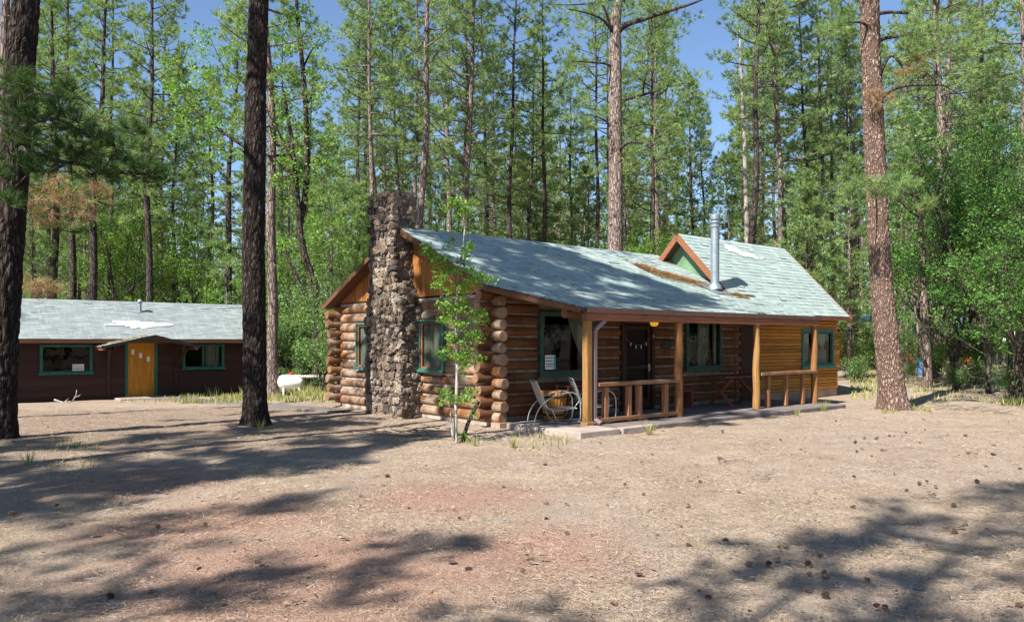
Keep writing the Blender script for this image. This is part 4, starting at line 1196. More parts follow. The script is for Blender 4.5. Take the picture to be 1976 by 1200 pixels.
# trunks one can tell apart: column at the top of the photo, column at row 600, width in px, distance, kind
HAND = [
    (107, 100, 17, 37, 2, 'dark pine trunk behind the brown cabin, first one right of the big left trunk'),
    (128, 139, 16, 40, 3, 'black pine trunk behind the brown cabin, second from the big left trunk'),
    (199, 180, 18, 36, 2, 'pine trunk behind the brown cabin roof, leaning slightly to the right, third from left'),
    (222, 205, 10, 41, 3, 'slim dark pine close beside the third trunk behind the brown cabin'),
    (289, 291, 15, 34, 2, 'straight black pine trunk rising just behind the brown cabin roof vent'),
    (316, 309, 9, 44, 0, 'thin greyish pine trunk just right of the brown cabin roof vent'),
    (340, 336, 10, 42, 6, 'narrow dark pine behind the right half of the brown cabin roof'),
    (366, 362, 9, 47, 6, 'pale narrow pine behind the right half of the brown cabin roof'),
    (406, 402, 12, 43, 6, 'dark pine trunk left of the aerial on the brown cabin roof'),
    (452, 446, 17, 35, 6, 'thick dark pine trunk beside the aerial on the brown cabin roof'),
    (512, 524, 22, 27, 0, 'pine trunk standing right behind the tall black trunk by the brown cabin'),
    (704, 733, 11, 44, 3, 'thin pine leaning left at the top, seen left of the stone chimney'),
    (758, 775, 10, 46, 0, 'thin grey pine trunk rising directly above the stone chimney'),
    (804, 799, 11, 45, 1, 'thinner of the two grey pines touching just right of the chimney'),
    (822, 806, 19, 34, 1, 'thicker of the two grey pines touching just right of the chimney'),
    (870, 861, 13, 40, 5, 'grey pine behind the sapling top, left of the forked pair'),
    (896, 904, 13, 39, 3, 'left trunk of the dark twin pines above the porch cabin roof'),
    (910, 898, 16, 37, 0, 'right trunk of the dark twin pines above the porch cabin roof'),
    (994, 980, 12, 41, 3, 'black slender pine rising above the middle of the main cabin roof'),
    (1028, 1024, 10, 48, 2, 'thin dark pine just right of the black slender one over the roof'),
    (1049, 1048, 11, 44, 3, 'straight dark pine over the roof, left of the big limbed pine'),
    (1102, 1102, 8, 52, 2, 'very thin pine pole over the roof, left of the big limbed pine'),
    (1150, 1152, 10, 43, 3, 'narrow pine pole closely left of the big limbed pine'),
    (1262, 1258, 9, 47, 2, 'thin dark pine between the big limbed pine and the stovepipe'),
    (1308, 1310, 8, 52, 6, 'thin pine behind the green gable of the cabin wing'),
    (1334, 1337, 11, 45, 6, 'dark pine just left of the stovepipe top'),
    (1356, 1354, 9, 50, 6, 'grey pine touching the left side of the stovepipe top'),
    (1468, 1444, 17, 36, 3, 'dark pine trunk leaning right above the wing roof'),
    (1472, 1470, 9, 46, 0, 'grey pine closely behind the leaning dark trunk over the wing roof'),
    (1492, 1496, 9, 50, 1, 'grey pine above the right end of the wing roof ridge'),
    (1543, 1562, 11, 40, 2, 'crooked dark pine right of the wing roof ridge'),
    (1580, 1588, 11, 42, 1, 'pale orange barked pine beyond the right end of the wing roof'),
    (1608, 1606, 10, 46, 3, 'dark pine behind the right eave of the wing'),
    (1628, 1632, 9, 50, 0, 'grey pine just past the right eave of the wing'),
    (1812, 1806, 24, 31, 0, 'pale thick pine trunk behind the oak thicket at right'),
    (1832, 1830, 16, 36, 1, 'grey pine trunk in the oak thicket, right of the pale thick one'),
    (1966, 1972, 22, 30, 1, 'pale pine trunk at the right edge behind the oak leaves'),
    (8, -14, 20, 17, 3, 'dark pine trunk at the left edge beside the big left trunk'),
]
rngF = random.Random(77)
for (xt, xl, wd, Y, k, lab) in HAND:
    a = at(xt, 0, Y); b = at(xl, 600, Y); lean = (a.x-b.x)/(a.z-b.z)
    x0 = b.x - lean*b.z
    k = k if Y > 20 else 1
    place_pine(PINES[k], x0, Y, rngF.uniform(0, 6.28), lab, 'pines of the wood behind the cabins', d=wd*Y/F, lean=(lean, rngF.uniform(-.01, .01)))

def crowd_ok(x, y, pts, dmin):
    return all((x-a)**2 + (y-b)**2 > dmin*dmin for a, b in pts)

occupied = []
for (xt, xl, wd, Y, k, lab) in HAND: occupied.append((at(xl, 600, Y).x, Y))
FILL = 'slim pine in the crowded wood behind the cabins, its trunk lost among others'
for i in range(252):
    for tries in range(30):
        f = i/252; Y = 40 + 62*f**.9 + rngF.uniform(-3, 3)
        x = rngF.uniform(-.74, .74)*Y
        if crowd_ok(x, Y, occupied, 2.0) and not (-15.5 < x < -11 and Y > 20) or tries == 29:
            px = 988 + x/Y*F
            # keep the open strips of sky
            if (310 < px < 480 or 1310 < px < 1420) and Y < 78: continue
            break
    occupied.append((x, Y))
    place_pine(PINES[rngF.choice((0, 2, 3, 3, 3, 4, 5, 6, 7, 1, 8, 2))], x, Y, rngF.uniform(0, 6.28), FILL, 'slim pines filling the wood',
               d=rngF.uniform(.20, .42), lean=(rngF.gauss(0, .012), rngF.gauss(0, .012)), hs=rngF.uniform(.75, 1.12))
for i in range(12):
    Y = 54 + 30*(i/12) + rngF.uniform(-2, 2); x = rngF.uniform(-.7, .72)*Y
    place_pine(YOUNG[i % 2], x, Y, rngF.uniform(0, 6), 'bushy half grown pine with low boughs in the wood behind the cabins', 'half grown pines in the wood', name='young_pine', hs=rngF.uniform(1.2, 1.9))
for (px, Y, k, s) in ((640, 33, 1, 1.0), (690, 36, 0, 1.2),  (1405, 41, 1, 1.1), (1560, 31, 0, 1.1), (1642, 33, 1, .9),
                       (60, 36, 1, 1.0), (160, 42, 1, 1.2), (1130, 48, 1, 1.2), (860, 47, 1, 1.1), (1740, 40, 1, 1.1), (1020, 52, 1, 1.3), (560, 44, 1, 1.3)):
    place_pine(YOUNG[k], at(px, 600, Y).x, Y, rngF.uniform(0, 6), 'young bushy pine in the undergrowth between the trunks behind the cabins', 'young pines in the undergrowth', name='young_pine', hs=s)

OAKG = 'bright green oaks in the wood behind the cabins'
for (px, Y, k, s) in ((235, 37, 3, 1.0), (268, 40, 1, .95), (318, 42, 0, 1.0), (380, 39, 3, .85), (428, 38, 0, 1.0), (560, 33, 3, .8), (660, 36, 3, .9), (630, 40, 1, .9),
                      (1250, 38, 1, .78), (1275, 44, 3, .9), (1395, 46, 0, 1.1), (1000, 50, 3, .9), (1100, 55, 3, 1.0), (1650, 40, 3, .8), (1500, 48, 0, 1.0), (890, 52, 3, 1.0), (1180, 58, 3, 1.0), (1330, 60, 3, 1.0)):
    place_oak(OAKS[k], at(px, 600, Y).x, Y, rngF.uniform(0, 6), s, 'bright green leafy oak in the undergrowth of the wood behind the cabins', OAKG)
for (px, Y, k, s) in ((1790, 29, 2, 1.0), (1832, 28, 0, 1.05), (1855, 26, 0, 1.0), (1915, 24, 2, .85), (1965, 21.5, 0, .95), (1995, 25, 2, .9), (1940, 31, 2, 1.0), (1880, 35, 2, 1.0), (2010, 29, 2, 1.1), (1985, 19.5, 1, .8)):
    place_oak(DARKOAKS[k], at(px, 600, Y).x, Y, rngF.uniform(0, 6), s, 'deep green oak of the dense thicket at the right edge', 'oaks of the thicket at the right edge')
for (px, Y, k, s) in ((552, 30, 1, 1.0), (632, 25.5, 1, .95), (622, 31, 1, 1.1), (540, 33, 1, 1.3), (612, 28.5, 0, .8), (590, 31, 0, 1.0), (640, 27.5, 0, 1.0), (560, 29.6, 2, .8), (626, 27, 2, .9), (648, 24.2, 0, .8)):
    place_oak(BUSHES[k], at(px, 600, Y).x, Y, rngF.uniform(0, 6), s, 'pale green leafy shrub in the gap between the two cabins', 'shrubs between the two cabins', 'leafy_shrub', 'shrub')
for i, (px, Y, k, s) in enumerate(((1655, 30, 2, .8), (1700, 34, 0, .8), (1755, 31, 2, .6), (1840, 25, 2, .6), (1890, 27, 2, .8), (1960, 22, 2, .8), (1720, 36, 1, .8), (1800, 30, 0, .8), (1870, 28, 0, .9), (1640, 34, 1, .7), (1900, 35, 1, .9), (1680, 45, 1, 1.0), (1760, 46, 1, 1.0))):
    place_oak(BUSHES[k], at(px, 600, Y).x, Y, rngF.uniform(0, 6), s, 'low leafy bush on the forest floor at the right of the cabins', 'bushes on the forest floor at right', 'low_bush', 'shrub')

# the far wood, one mass beyond the trees one can tell apart
def far_wood():
    rng = np.random.default_rng(9); n = 9500
    Y = rng.uniform(104, 150, n); X = rng.uniform(-.80, .80, n)*Y
    top = 18 + 6*np.array([noise.noise((x*.045, y*.02, 3)) for x, y in zip(X, Y)]) + 4*np.array([noise.noise((x*.16, y*.05, 8)) for x, y in zip(X, Y)])
    px = 988 + X/Y*F
    gap = np.exp(-((px-400)/70)**2) + np.exp(-((px-1365)/60)**2)
    Z = rng.uniform(0.2, 1, n)**.8*(top*(1-.35*gap))
    C = np.stack([X, Y, Z], 1)
    D = np.stack([rng.normal(0, .5, n), rng.normal(0, .5, n), np.ones(n)*.5], 1)
    m = 3200; Y2 = rng.uniform(98, 112, m); X2 = rng.uniform(-.95, .95, m)*Y2
    C = np.concatenate([C, np.stack([X2, Y2, rng.uniform(0, 6, m)], 1)]); D = np.concatenate([D, np.stack([rng.normal(0, .5, m), rng.normal(0, .5, m), np.ones(m)*.5], 1)])
    tag(link('far_wood', needles('far_wood', C, D, 12, 1.25, .20, .8, M['needle'], 5)), kind='stuff')
far_wood()

# ------------------------------------------------------------------ near trees with carved bark
def bark_tube(path, seed, nseg=56, step=.045, amp=.03, kz=.42, cells=9.0, flare=.35, n_flare=5):
    """path of (x, y, z, radius); plates and furrows are carved into the surface"""
    P = [Vector(p[:3]) for p in path]; Rr = [p[3] for p in path]
    zs = [p.z for p in P]; z = zs[0]; rows = []
    while z < zs[-1]: rows.append(z); z += step
    V = []; Hh = []
    for z in rows:
        k = max(i for i in range(len(zs)) if zs[i] <= z); k = min(k, len(zs)-2)
        f = (z-zs[k])/(zs[k+1]-zs[k]); c = P[k].lerp(P[k+1], f); r = Rr[k]*(1-f)+Rr[k+1]*f
        zz = max(0, z - max(0, zs[0]) - .3*0)
        for j in range(nseg):
            a = 2*math.pi*j/nseg; ca, sa = math.cos(a), math.sin(a)
            fl = math.exp(-max(0, z+.05)/.22)*flare*(.55+.45*math.cos(n_flare*a+seed))
            q = Vector((ca*r*cells, sa*r*cells, z*cells*kz)) + Vector((seed*7.1, 0, 0))
            q += Vector((noise.noise(q*.7), noise.noise(q*.7+Vector((9, 0, 0))), noise.noise(q*.5+Vector((0, 9, 0)))))*.55
            d = noise.voronoi(q)[0]; e = min(1, (d[1]-d[0])/.38)
            h = e*e*(3-2*e)
            h2 = h*.75 + .25*(.5+.5*noise.noise(q*2.7)); Hh.append(h2)
            big = .06*noise.noise((ca*1.2, sa*1.2, z*.5+seed))
            rr = r*(1+fl+big) + amp*(h2-.6)
            V.append((c.x+ca*rr, c.y+sa*rr, z))
    nr = len(rows)
    Fs = [(i*nseg+j, i*nseg+(j+1) % nseg, (i+1)*nseg+(j+1) % nseg, (i+1)*nseg+j) for i in range(nr-1) for j in range(nseg)]
    return V, Fs, Hh

def bark_object(name, path, mat, parent, **kw):
    V, Fs, Hh = bark_tube(path, **kw)
    me = bpy.data.meshes.new(name); me.from_pydata(V, [], Fs)
    a = me.attributes.new('h', 'FLOAT', 'POINT'); a.data.foreach_set('value', Hh)
    me.polygons.foreach_set('use_smooth', [True]*len(Fs)); me.materials.append(mat); me.update()
    return link(name, me, parent)

def px_path(pts, Y, base):
    """trunk from photo columns: (px, py, width px) at distance Y -> local path"""
    out = []
    for (x, y, wd) in pts:
        p = at(x, y, Y); out.append((p.x-base.x, p.y-base.y, p.z-base.z, wd*Y/F/2))
    return out

class Custom:
    """a tree laid out branch by branch; limbs and foliage clumps in the tree's own space"""
    def __init__(self, name, base, label, cat='tree', group=None, seed=1):
        self.base = base; self.r = tag(empty(name, base), label, cat, group); self.rng = random.Random(seed)
        self.br = MB(); self.C = []; self.D = []
    def loc(self, px, py, Y): return at(px, py, Y) - self.base
    def limb(self, pts, r0, r1=.012, n=7):
        P = [Vector(p) for p in pts]; m = (len(P)-1)*5
        bent(self.br, P, [r0 + (r1-r0)*i/m for i in range(m+1)], n)
    def pad(self, c, r, n, flat=.55, out=(0, 0, .5)):
        for k in range(n):
            v = Vector((self.rng.gauss(0, 1), self.rng.gauss(0, 1), self.rng.gauss(0, 1))).normalized()*r*self.rng.random()**.4; v.z *= flat
            self.C.append(Vector(c)+v); self.D.append(v.normalized()*.8+Vector(out))
    def twigs(self, c, n, L, r=.008):
        for k in range(n):
            d = Vector((self.rng.gauss(0, 1), self.rng.gauss(0, 1), self.rng.gauss(0, .5))).normalized()
            self.br.tube([c, Vector(c)+d*L*.5+Vector((0, 0, .02)), Vector(c)+d*L], [r, r*.7, r*.3], 4, False)

def big_crown(T, z0, z1, R, nb, seed, axis_):
    """upper crown, mostly above the picture: it shades the roof and the ground"""
    rng = random.Random(seed); a = 0
    for b in range(nb):
        u = (b+.5)/nb; z = z0+(z1-z0)*u; L = R*(1-u)**.55*rng.uniform(.6, 1.1)+.3; a += 2.4+rng.uniform(-.5, .5)
        p0 = axis_(z); h = Vector((math.cos(a), math.sin(a), 0)); el = -.15+.6*u
        P = [p0 + h*(L*q) + Vector((0, 0, L*(el*q+.2*q*q))) for q in (0, .33, .66, 1)]
        T.limb(P, .05*(1-u)+.02, .01, 5)
        for k in range(max(2, int(L*1.4))):
            q = 1-k*.2-rng.uniform(0, .1)
            if q < .25: break
            c = p0 + h*(L*q) + Vector((-h.y, h.x, 0))*rng.uniform(-.5, .5) + Vector((0, 0, L*(el*q+.2*q*q)))
            T.pad(c, rng.uniform(.40, .62), 10)

def left_pine():
    base = Vector((at(-2, 845, 13.6).x, 13.6, -.05))
    T = Custom('pine_tree', base, 'biggest dark pine trunk at the left edge with a low bough of long needles', seed=3)
    Y = 13.6
    path = px_path([(-3, 848, 62), (2, 760, 54), (8, 640, 50), (16, 500, 50), (26, 350, 50), (36, 200, 50), (44, 80, 50), (52, -20, 48)], Y, base)
    top = path[-1]; path = [(path[0][0], 0, -.3, path[0][3])] + path + [(top[0]+.25, 0, top[2]+5, .17), (top[0]+.4, 0, top[2]+11, .06)]
    bark_object('trunk', path, M['bark_dark'], T.r, seed=2.0, amp=.032, cells=13, kz=.26)
    L = T.loc
    pads = [(30, 165, 13.0, .34), (75, 175, 12.8, .36), (115, 205, 12.7, .34), (18, 215, 12.9, .36), (60, 225, 12.6, .4), (105, 245, 12.5, .38), (150, 235, 12.6, .34), (180, 265, 12.6, .34),
            (45, 270, 13.0, .3), (150, 285, 12.5, .36), (195, 300, 12.5, .36), (235, 285, 12.7, .32), (232, 330, 12.6, .34), (278, 325, 12.8, .34), (185, 335, 12.5, .3), (125, 300, 12.7, .3), (20, 300, 12.9, .32),
            (-5, 340, 12.8, .32), (300, 345, 13.0, .26), (10, 385, 12.8, .25), (15, 145, 13.3, .3), (140, 175, 13.0, .25), (255, 250, 13.2, .2), (90, 320, 12.6, .24)]
    for (x, y, d, r) in pads:
        c = L(x, y, d); T.pad(c, r, 17); T.twigs(c, 4, r*1.1)
    T.limb([L(38, 285, 13.5), L(75, 300, 13.2), L(115, 312, 12.8), L(160, 318, 12.6), L(200, 330, 12.5), L(245, 335, 12.6), L(285, 335, 12.8)], .05, .012)
    T.limb([L(36, 250, 13.5), L(70, 235, 13.1), L(110, 230, 12.7), L(150, 250, 12.6), L(185, 270, 12.6)], .045, .012)
    T.limb([L(36, 220, 13.5), L(52, 190, 13.2), L(80, 180, 12.9), L(120, 190, 12.8)], .04, .012)
    T.limb([L(30, 260, 13.4), L(10, 240, 13.1), L(-10, 230, 12.9)], .035, .012); T.limb([L(28, 330, 13.5), L(10, 320, 13.1), L(-10, 335, 12.8)], .035, .012)
    for (x0, y0, x1, y1) in ((30, 360, 95, 300), (28, 400, 60, 420), (160, 318, 190, 360), (200, 330, 235, 375), (120, 312, 140, 350), (60, 300, 50, 330)):
        T.limb([L(x0, y0, 13.3), L((x0+x1)/2+5, (y0+y1)/2-6, 13.0), L(x1, y1, 12.8)], .016, .005, 5)
    ax = lambda z: Vector((top[0]+(z-top[2])*.03, 0, z))
    big_crown(T, 9.5, 19.5, 3.4, 46, 5, ax)
    T.br.build('branches', M['bark_shade'], T.r, True)
    link('crown', needles('crown', T.C, T.D, 46, .21, .0075, .55, M['needle_near'], 4), T.r)
    C = []; D = []; rng = random.Random(8)
    for (x, y, d, r) in ((88, 372, 15.5, .35), (125, 380, 15.6, .35), (175, 385, 15.8, .35), (150, 410, 15.6, .3), (200, 365, 15.6, .25), (80, 420, 15.4, .28), (60, 545, 14.8, .25), (88, 555, 14.9, .25), (110, 345, 15.5, .2), (65, 390, 15.2, .25)):
        for k in range(15):
            v = Vector((rng.gauss(0, 1), rng.gauss(0, 1), rng.gauss(0, 1))).normalized()*r*rng.random()**.5; v.z *= .6; C.append(L(x, y, d)+v); D.append(v+Vector((0, 0, -.05)))
    link('dead_needles', needles('dead_needles', C, D, 26, .2, .008, .7, M['needle_dead'], 6), T.r)
    return T
left_pine()

def black_pine():
    base = Vector((at(492, 815, 16.0).x, 16.0, 0.0))
    T = Custom('pine_tree', base, 'tall straight black pine trunk in front of the right end of the brown cabin', seed=5)
    path = px_path([(493, 818, 50), (492, 780, 46), (491, 650, 44), (489, 500, 43), (491, 350, 41), (493, 200, 39), (497, 80, 37), (500, -20, 36)], 16.0, base)
    top = path[-1]; path = [(path[0][0], 0, -.3, path[0][3])] + path + [(top[0]+.15, 0, top[2]+6, .14), (top[0]+.2, 0, top[2]+12, .04)]
    bark_object('trunk', path, M['bark_dark'], T.r, seed=6.0, amp=.024, cells=16, kz=.24, nseg=64)
    big_crown(T, 10.5, 20, 3.0, 40, 9, lambda z: Vector((top[0]+.1, 0, z)))
    for (x0, y0, x1, y1) in ((497, 385, 470, 400), (476, 300, 455, 285), (508, 210, 530, 225)): T.limb([T.loc(x0, y0, 16), T.loc((x0+x1)/2, (y0+y1)/2-3, 15.9), T.loc(x1, y1, 15.8)], .02, .006, 5)
    T.br.build('branches', M['bark_shade'], T.r, True)
    link('crown', needles('crown', T.C, T.D, 30, .22, .012, .6, M['needle_near'], 4), T.r)
black_pine()

def right_pine():
    Y = 19.3; base = Vector((at(1726, 788, Y).x, Y, gz(9.5, Y)))
    T = Custom('pine_tree', base, 'large orange barked pine at right leaning left, with a tuft of dead needles', seed=7)
    path = px_path([(1727, 792, 56), (1722, 760, 50), (1714, 690, 45), (1704, 580, 41), (1695, 450, 39), (1690, 330, 38), (1685, 220, 37), (1680, 110, 36), (1677, -20, 34)], Y, base)
    top = path[-1]; path = [(path[0][0], 0, -.3, path[0][3])] + path + [(top[0]-.2, 0, top[2]+6, .15), (top[0]-.3, 0, top[2]+11, .04)]
    bark_object('trunk', path, M['bark_big'], T.r, seed=11.0, amp=.024, cells=13, nseg=76, step=.045)
    L = T.loc
    T.limb([L(1690, 28, Y), L(1720, 24, Y-.1), L(1755, 27, Y-.2)], .05, .03); T.limb([L(1692, 85, Y), L(1705, 75, Y-.1), L(1735, 70, Y-.3), L(1760, 66, Y-.5)], .06, .03)
    T.limb([L(1692, 165, Y), L(1704, 130, Y-.3), L(1718, 108, Y-.4), L(1732, 116, Y-.5), L(1742, 132, Y-.6)], .055, .02)
    T.limb([L(1692, 200, Y), L(1715, 178, Y-.3), L(1745, 166, Y-.6), L(1785, 164, Y-.9), L(1820, 165, Y-1.1), L(1845, 178, Y-1.2), L(1866, 192, Y-1.3)], .055, .012)
    T.limb([L(1680, 60, Y), L(1665, 45, Y-.3), L(1630, 44, Y-.5), L(1600, 50, Y-.6)], .04, .01)
    T.limb([L(1700, 345, Y-.2), L(1740, 362, Y-.8), L(1775, 392, Y-1.1), L(1805, 410, Y-1.2)], .03, .008); T.limb([L(1690, 360, Y-.2), L(1668, 350, Y-.9), L(1645, 352, Y-1.3)], .025, .008)
    for (x, y, d, r) in ((1660, 358, 18.0, .33), (1690, 352, 17.7, .36), (1722, 356, 17.8, .36), (1755, 366, 18.0, .33), (1640, 372, 18.1, .22), (1700, 375, 17.9, .25), (1785, 395, 18.0, .2),
                         (1770, 40, 18.5, .4), (1800, 70, 18.4, .42), (1765, 75, 18.6, .36), (1830, 85, 18.4, .4), (1860, 100, 18.3, .36), (1745, 95, 18.5, .3), (1790, 100, 18.4, .35), (1600, 60, 18.6, .25), (1625, 50, 18.7, .22), (1850, 60, 18.6, .4), (1890, 80, 18.6, .35), (1820, 40, 18.8, .35)):
        T.pad(L(x, y, d), r, 15); T.twigs(L(x, y, d), 3, r)
    big_crown(T, 11, 21, 3.4, 40, 15, lambda z: Vector((top[0]-.1, 0, z)))
    T.br.build('branches', M['bark_shade'], T.r, True)
    link('crown', needles('crown', T.C, T.D, 34, .2, .011, .6, M['needle'], 4), T.r)
    C = []; D = []; rng = random.Random(18)
    for (x, y, d, r) in ((1695, 185, 18.8, .22), (1708, 192, 18.8, .2), (1775, 115, 18.7, .22), (1765, 128, 18.7, .18), (1740, 145, 18.7, .15), (1680, 178, 18.8, .14)):
        for k in range(10):
            v = Vector((rng.gauss(0, 1), rng.gauss(0, 1), rng.gauss(0, 1))).normalized()*r*rng.random()**.5; C.append(L(x, y, d)+v); D.append(v+Vector((0, 0, .05)))
    link('dead_needles', needles('dead_needles', C, D, 24, .17, .010, .7, M['needle_dead'], 6), T.r)
right_pine()

def limbed_pine():
    Y = 33.0; base = Vector((at(1187, 735, Y).x, Y, 0))
    T = Custom('pine_tree', base, 'big pale barked pine with heavy curved limbs behind the middle of the cabin roof', seed=9)
    L = T.loc
    path = [(0, 0, -.3, .36)] + px_path([(1187, 700, 32), (1187, 500, 29), (1188, 350, 27), (1187, 200, 25), (1187, 90, 24), (1188, 40, 20), (1196, -20, 16)], Y, base)
    top = path[-1]; path += [(top[0]+.3, 0, top[2]+5, .08)]
    mb = MB(); mb.tube([p[:3] for p in path], [p[3] for p in path], 14, wob=.04, rng=random.Random(2)); mb.build('trunk', M['bark'], T.r, True)
    limbs = [([(1187, 70), (1205, 50), (1240, 38), (1290, 22), (1340, 6), (1380, -12)], .15), ([(1187, 70), (1176, 50), (1168, 20), (1150, -10)], .11), ([(1186, 72), (1165, 40), (1130, 25), (1095, 18)], .07),
             ([(1186, 210), (1202, 195), (1225, 187), (1260, 178), (1290, 165), (1330, 160)], .10), ([(1187, 300), (1200, 285), (1215, 275), (1245, 275), (1275, 262), (1310, 240)], .09), ([(1183, 255), (1170, 235), (1150, 225), (1125, 222)], .06),
             ([(1186, 290), (1180, 270), (1172, 250)], .06), ([(1183, 130), (1165, 123), (1130, 120), (1105, 118)], .06), ([(1240, 185), (1243, 160), (1250, 120), (1250, 80)], .05), ([(1190, 255), (1205, 250), (1240, 240), (1270, 245)], .05)]
    for pts, r in limbs:
        dz = T.rng.uniform(-1.5, .3); n = len(pts)
        T.limb([L(x, y, Y + dz*i/(n-1)) for i, (x, y) in enumerate(pts)], r, .02)
    for (x, y) in ((1230, 60), (1262, 78), (1220, 90), (1245, 110), (1275, 105), (1300, 60), (1330, 30), (1235, 140), (1270, 140), (1300, 130), (1285, 165), (1320, 170), (1250, 215), (1225, 230), (1270, 225), (1300, 215), (1330, 210), (1215, 255), (1255, 262), (1285, 250),
                   (1310, 245), (1240, 290), (1270, 300), (1130, 215), (1145, 235), (1110, 230), (1165, 215), (1120, 125), (1100, 130), (1085, 110), (1135, 60), (1110, 40), (1140, 15), (1165, 5), (1080, 30), (1200, 20), (1230, 15), (1260, 20), (1215, 205), (1195, 225), (1340, 190), (1350, 150), (1150, 330), (1215, 320)):
        for k in range(2): T.pad(L(x+T.rng.uniform(-8, 8), y+T.rng.uniform(-6, 6), Y+T.rng.uniform(-1.8, .8)), T.rng.uniform(.38, .6), 10)
    big_crown(T, 16.2, 24, 4.0, 30, 25, lambda z: Vector((top[0], 0, z)))
    T.br.build('branches', M['bark_shade'], T.r, True)
    link('crown', needles('crown', T.C, T.D, 16, .22, .02, .62, M['needle'], 4), T.r)
limbed_pine()

def snag():
    Y = 38; base = Vector((at(1446, 700, Y).x, Y, 0)); mb = MB()
    path = [(0, 0, -.3, .14)] + px_path([(1446, 650, 10), (1441, 450, 9), (1436, 260, 7), (1430, 140, 6), (1427, 60, 3)], Y, base)
    r = tag(empty('dead_tree', base), 'bare bleached dead trunk standing above the cabin wing ridge', 'tree')
    mb.tube([p[:3] for p in path], [p[3] for p in path], 8, wob=.06, rng=random.Random(2)); mb.build('trunk', M['bark_pale'], r, True)
    mb = MB(); rng = random.Random(3)
    for k in range(9):
        f = rng.uniform(.4, .95); p = Vector(path[1][:3]).lerp(Vector(path[-1][:3]), f); a = rng.uniform(0, 6.28); d = Vector((math.cos(a), math.sin(a), rng.uniform(-.3, .2)))
        mb.tube([p, p+d*.4, p+d*rng.uniform(.6, 1.1)+Vector((0, 0, -.1))], [.02, .014, .006], 4, False)
    mb.build('branches', M['twig'], r)
snag()

def forked_oak():
    Y = 27.0; base = Vector((at(612, 745, Y).x, Y, gz(-6.8, Y)))
    T = Custom('oak_tree', base, 'tall forked oak with curved dark stems left of the stone chimney', seed=12)
    L = T.loc
    stems = [([(612, 750), (610, 600), (606, 545), (590, 500), (580, 450), (575, 390), (568, 320), (560, 250), (545, 170)], .17, .05),
             ([(579, 430), (590, 370), (592, 300), (590, 200), (583, 120), (577, 60), (572, 0), (575, -60)], .12, .05),
             ([(545, 470), (560, 510), (585, 560), (604, 600)], .05, .07), ([(575, 345), (550, 325), (525, 305), (515, 300)], .07, .03), ([(575, 380), (548, 345), (520, 330)], .05, .02),
             ([(570, 330), (530, 240), (480, 170), (430, 130)], .05, .015), ([(480, 290), (430, 255), (390, 225), (350, 185)], .06, .015), ([(565, 300), (520, 300), (480, 290)], .05, .05), ([(586, 130), (600, 100), (618, 75)], .04, .015), ([(590, 210), (605, 180), (625, 160)], .04, .015),
             ([(432, 130), (415, 95), (400, 60)], .02, .008), ([(350, 185), (345, 140), (365, 90)], .02, .008)]
    for pts, r0, r1 in stems:
        dz = T.rng.uniform(-.6, .6); n = len(pts); T.limb([L(x, y, Y + dz*(i/(n-1) if pts[0][1] > 700 else 1-i/(n-1)) * (0 if pts[0][1] > 700 else 1)) for i, (x, y) in enumerate(pts)], r0, r1, 8)
    C = []
    cl = [(370, 55), (400, 75), (360, 90), (340, 120), (385, 105), (425, 100), (350, 150), (380, 150), (410, 150), (340, 185), (365, 195), (330, 165), (400, 200), (430, 190), (450, 160), (430, 230), (390, 250), (360, 235), (455, 250), (340, 260), (470, 205), (450, 300), (420, 290), (395, 290),
          (540, 60), (560, 30), (590, 20), (555, 100), (540, 130), (600, 60), (620, 90), (560, 160), (530, 180), (545, 215), (600, 140), (625, 130), (605, 190), (570, 230), (535, 260), (545, 300), (600, 240), (615, 265), (575, 290), (560, 340), (600, 320), (625, 330), (535, 350), (600, 380), (560, 400), (615, 420), (590, 440), (640, 300), (640, 380), (650, 430), (525, 230), (575, 80), (580, 350), (550, 470), (630, 470)]
    for (x, y) in cl:
        for k in range(5): C.append(L(x+T.rng.gauss(0, 13), y+T.rng.gauss(0, 11), Y+T.rng.uniform(-1.6, 1.6)))
    T.br.build('trunk', M['bark_oak'], T.r, True)
    link('crown', leaves('crown', C, 24, .34, .115, M['oakleaf'], 3), T.r)
forked_oak()

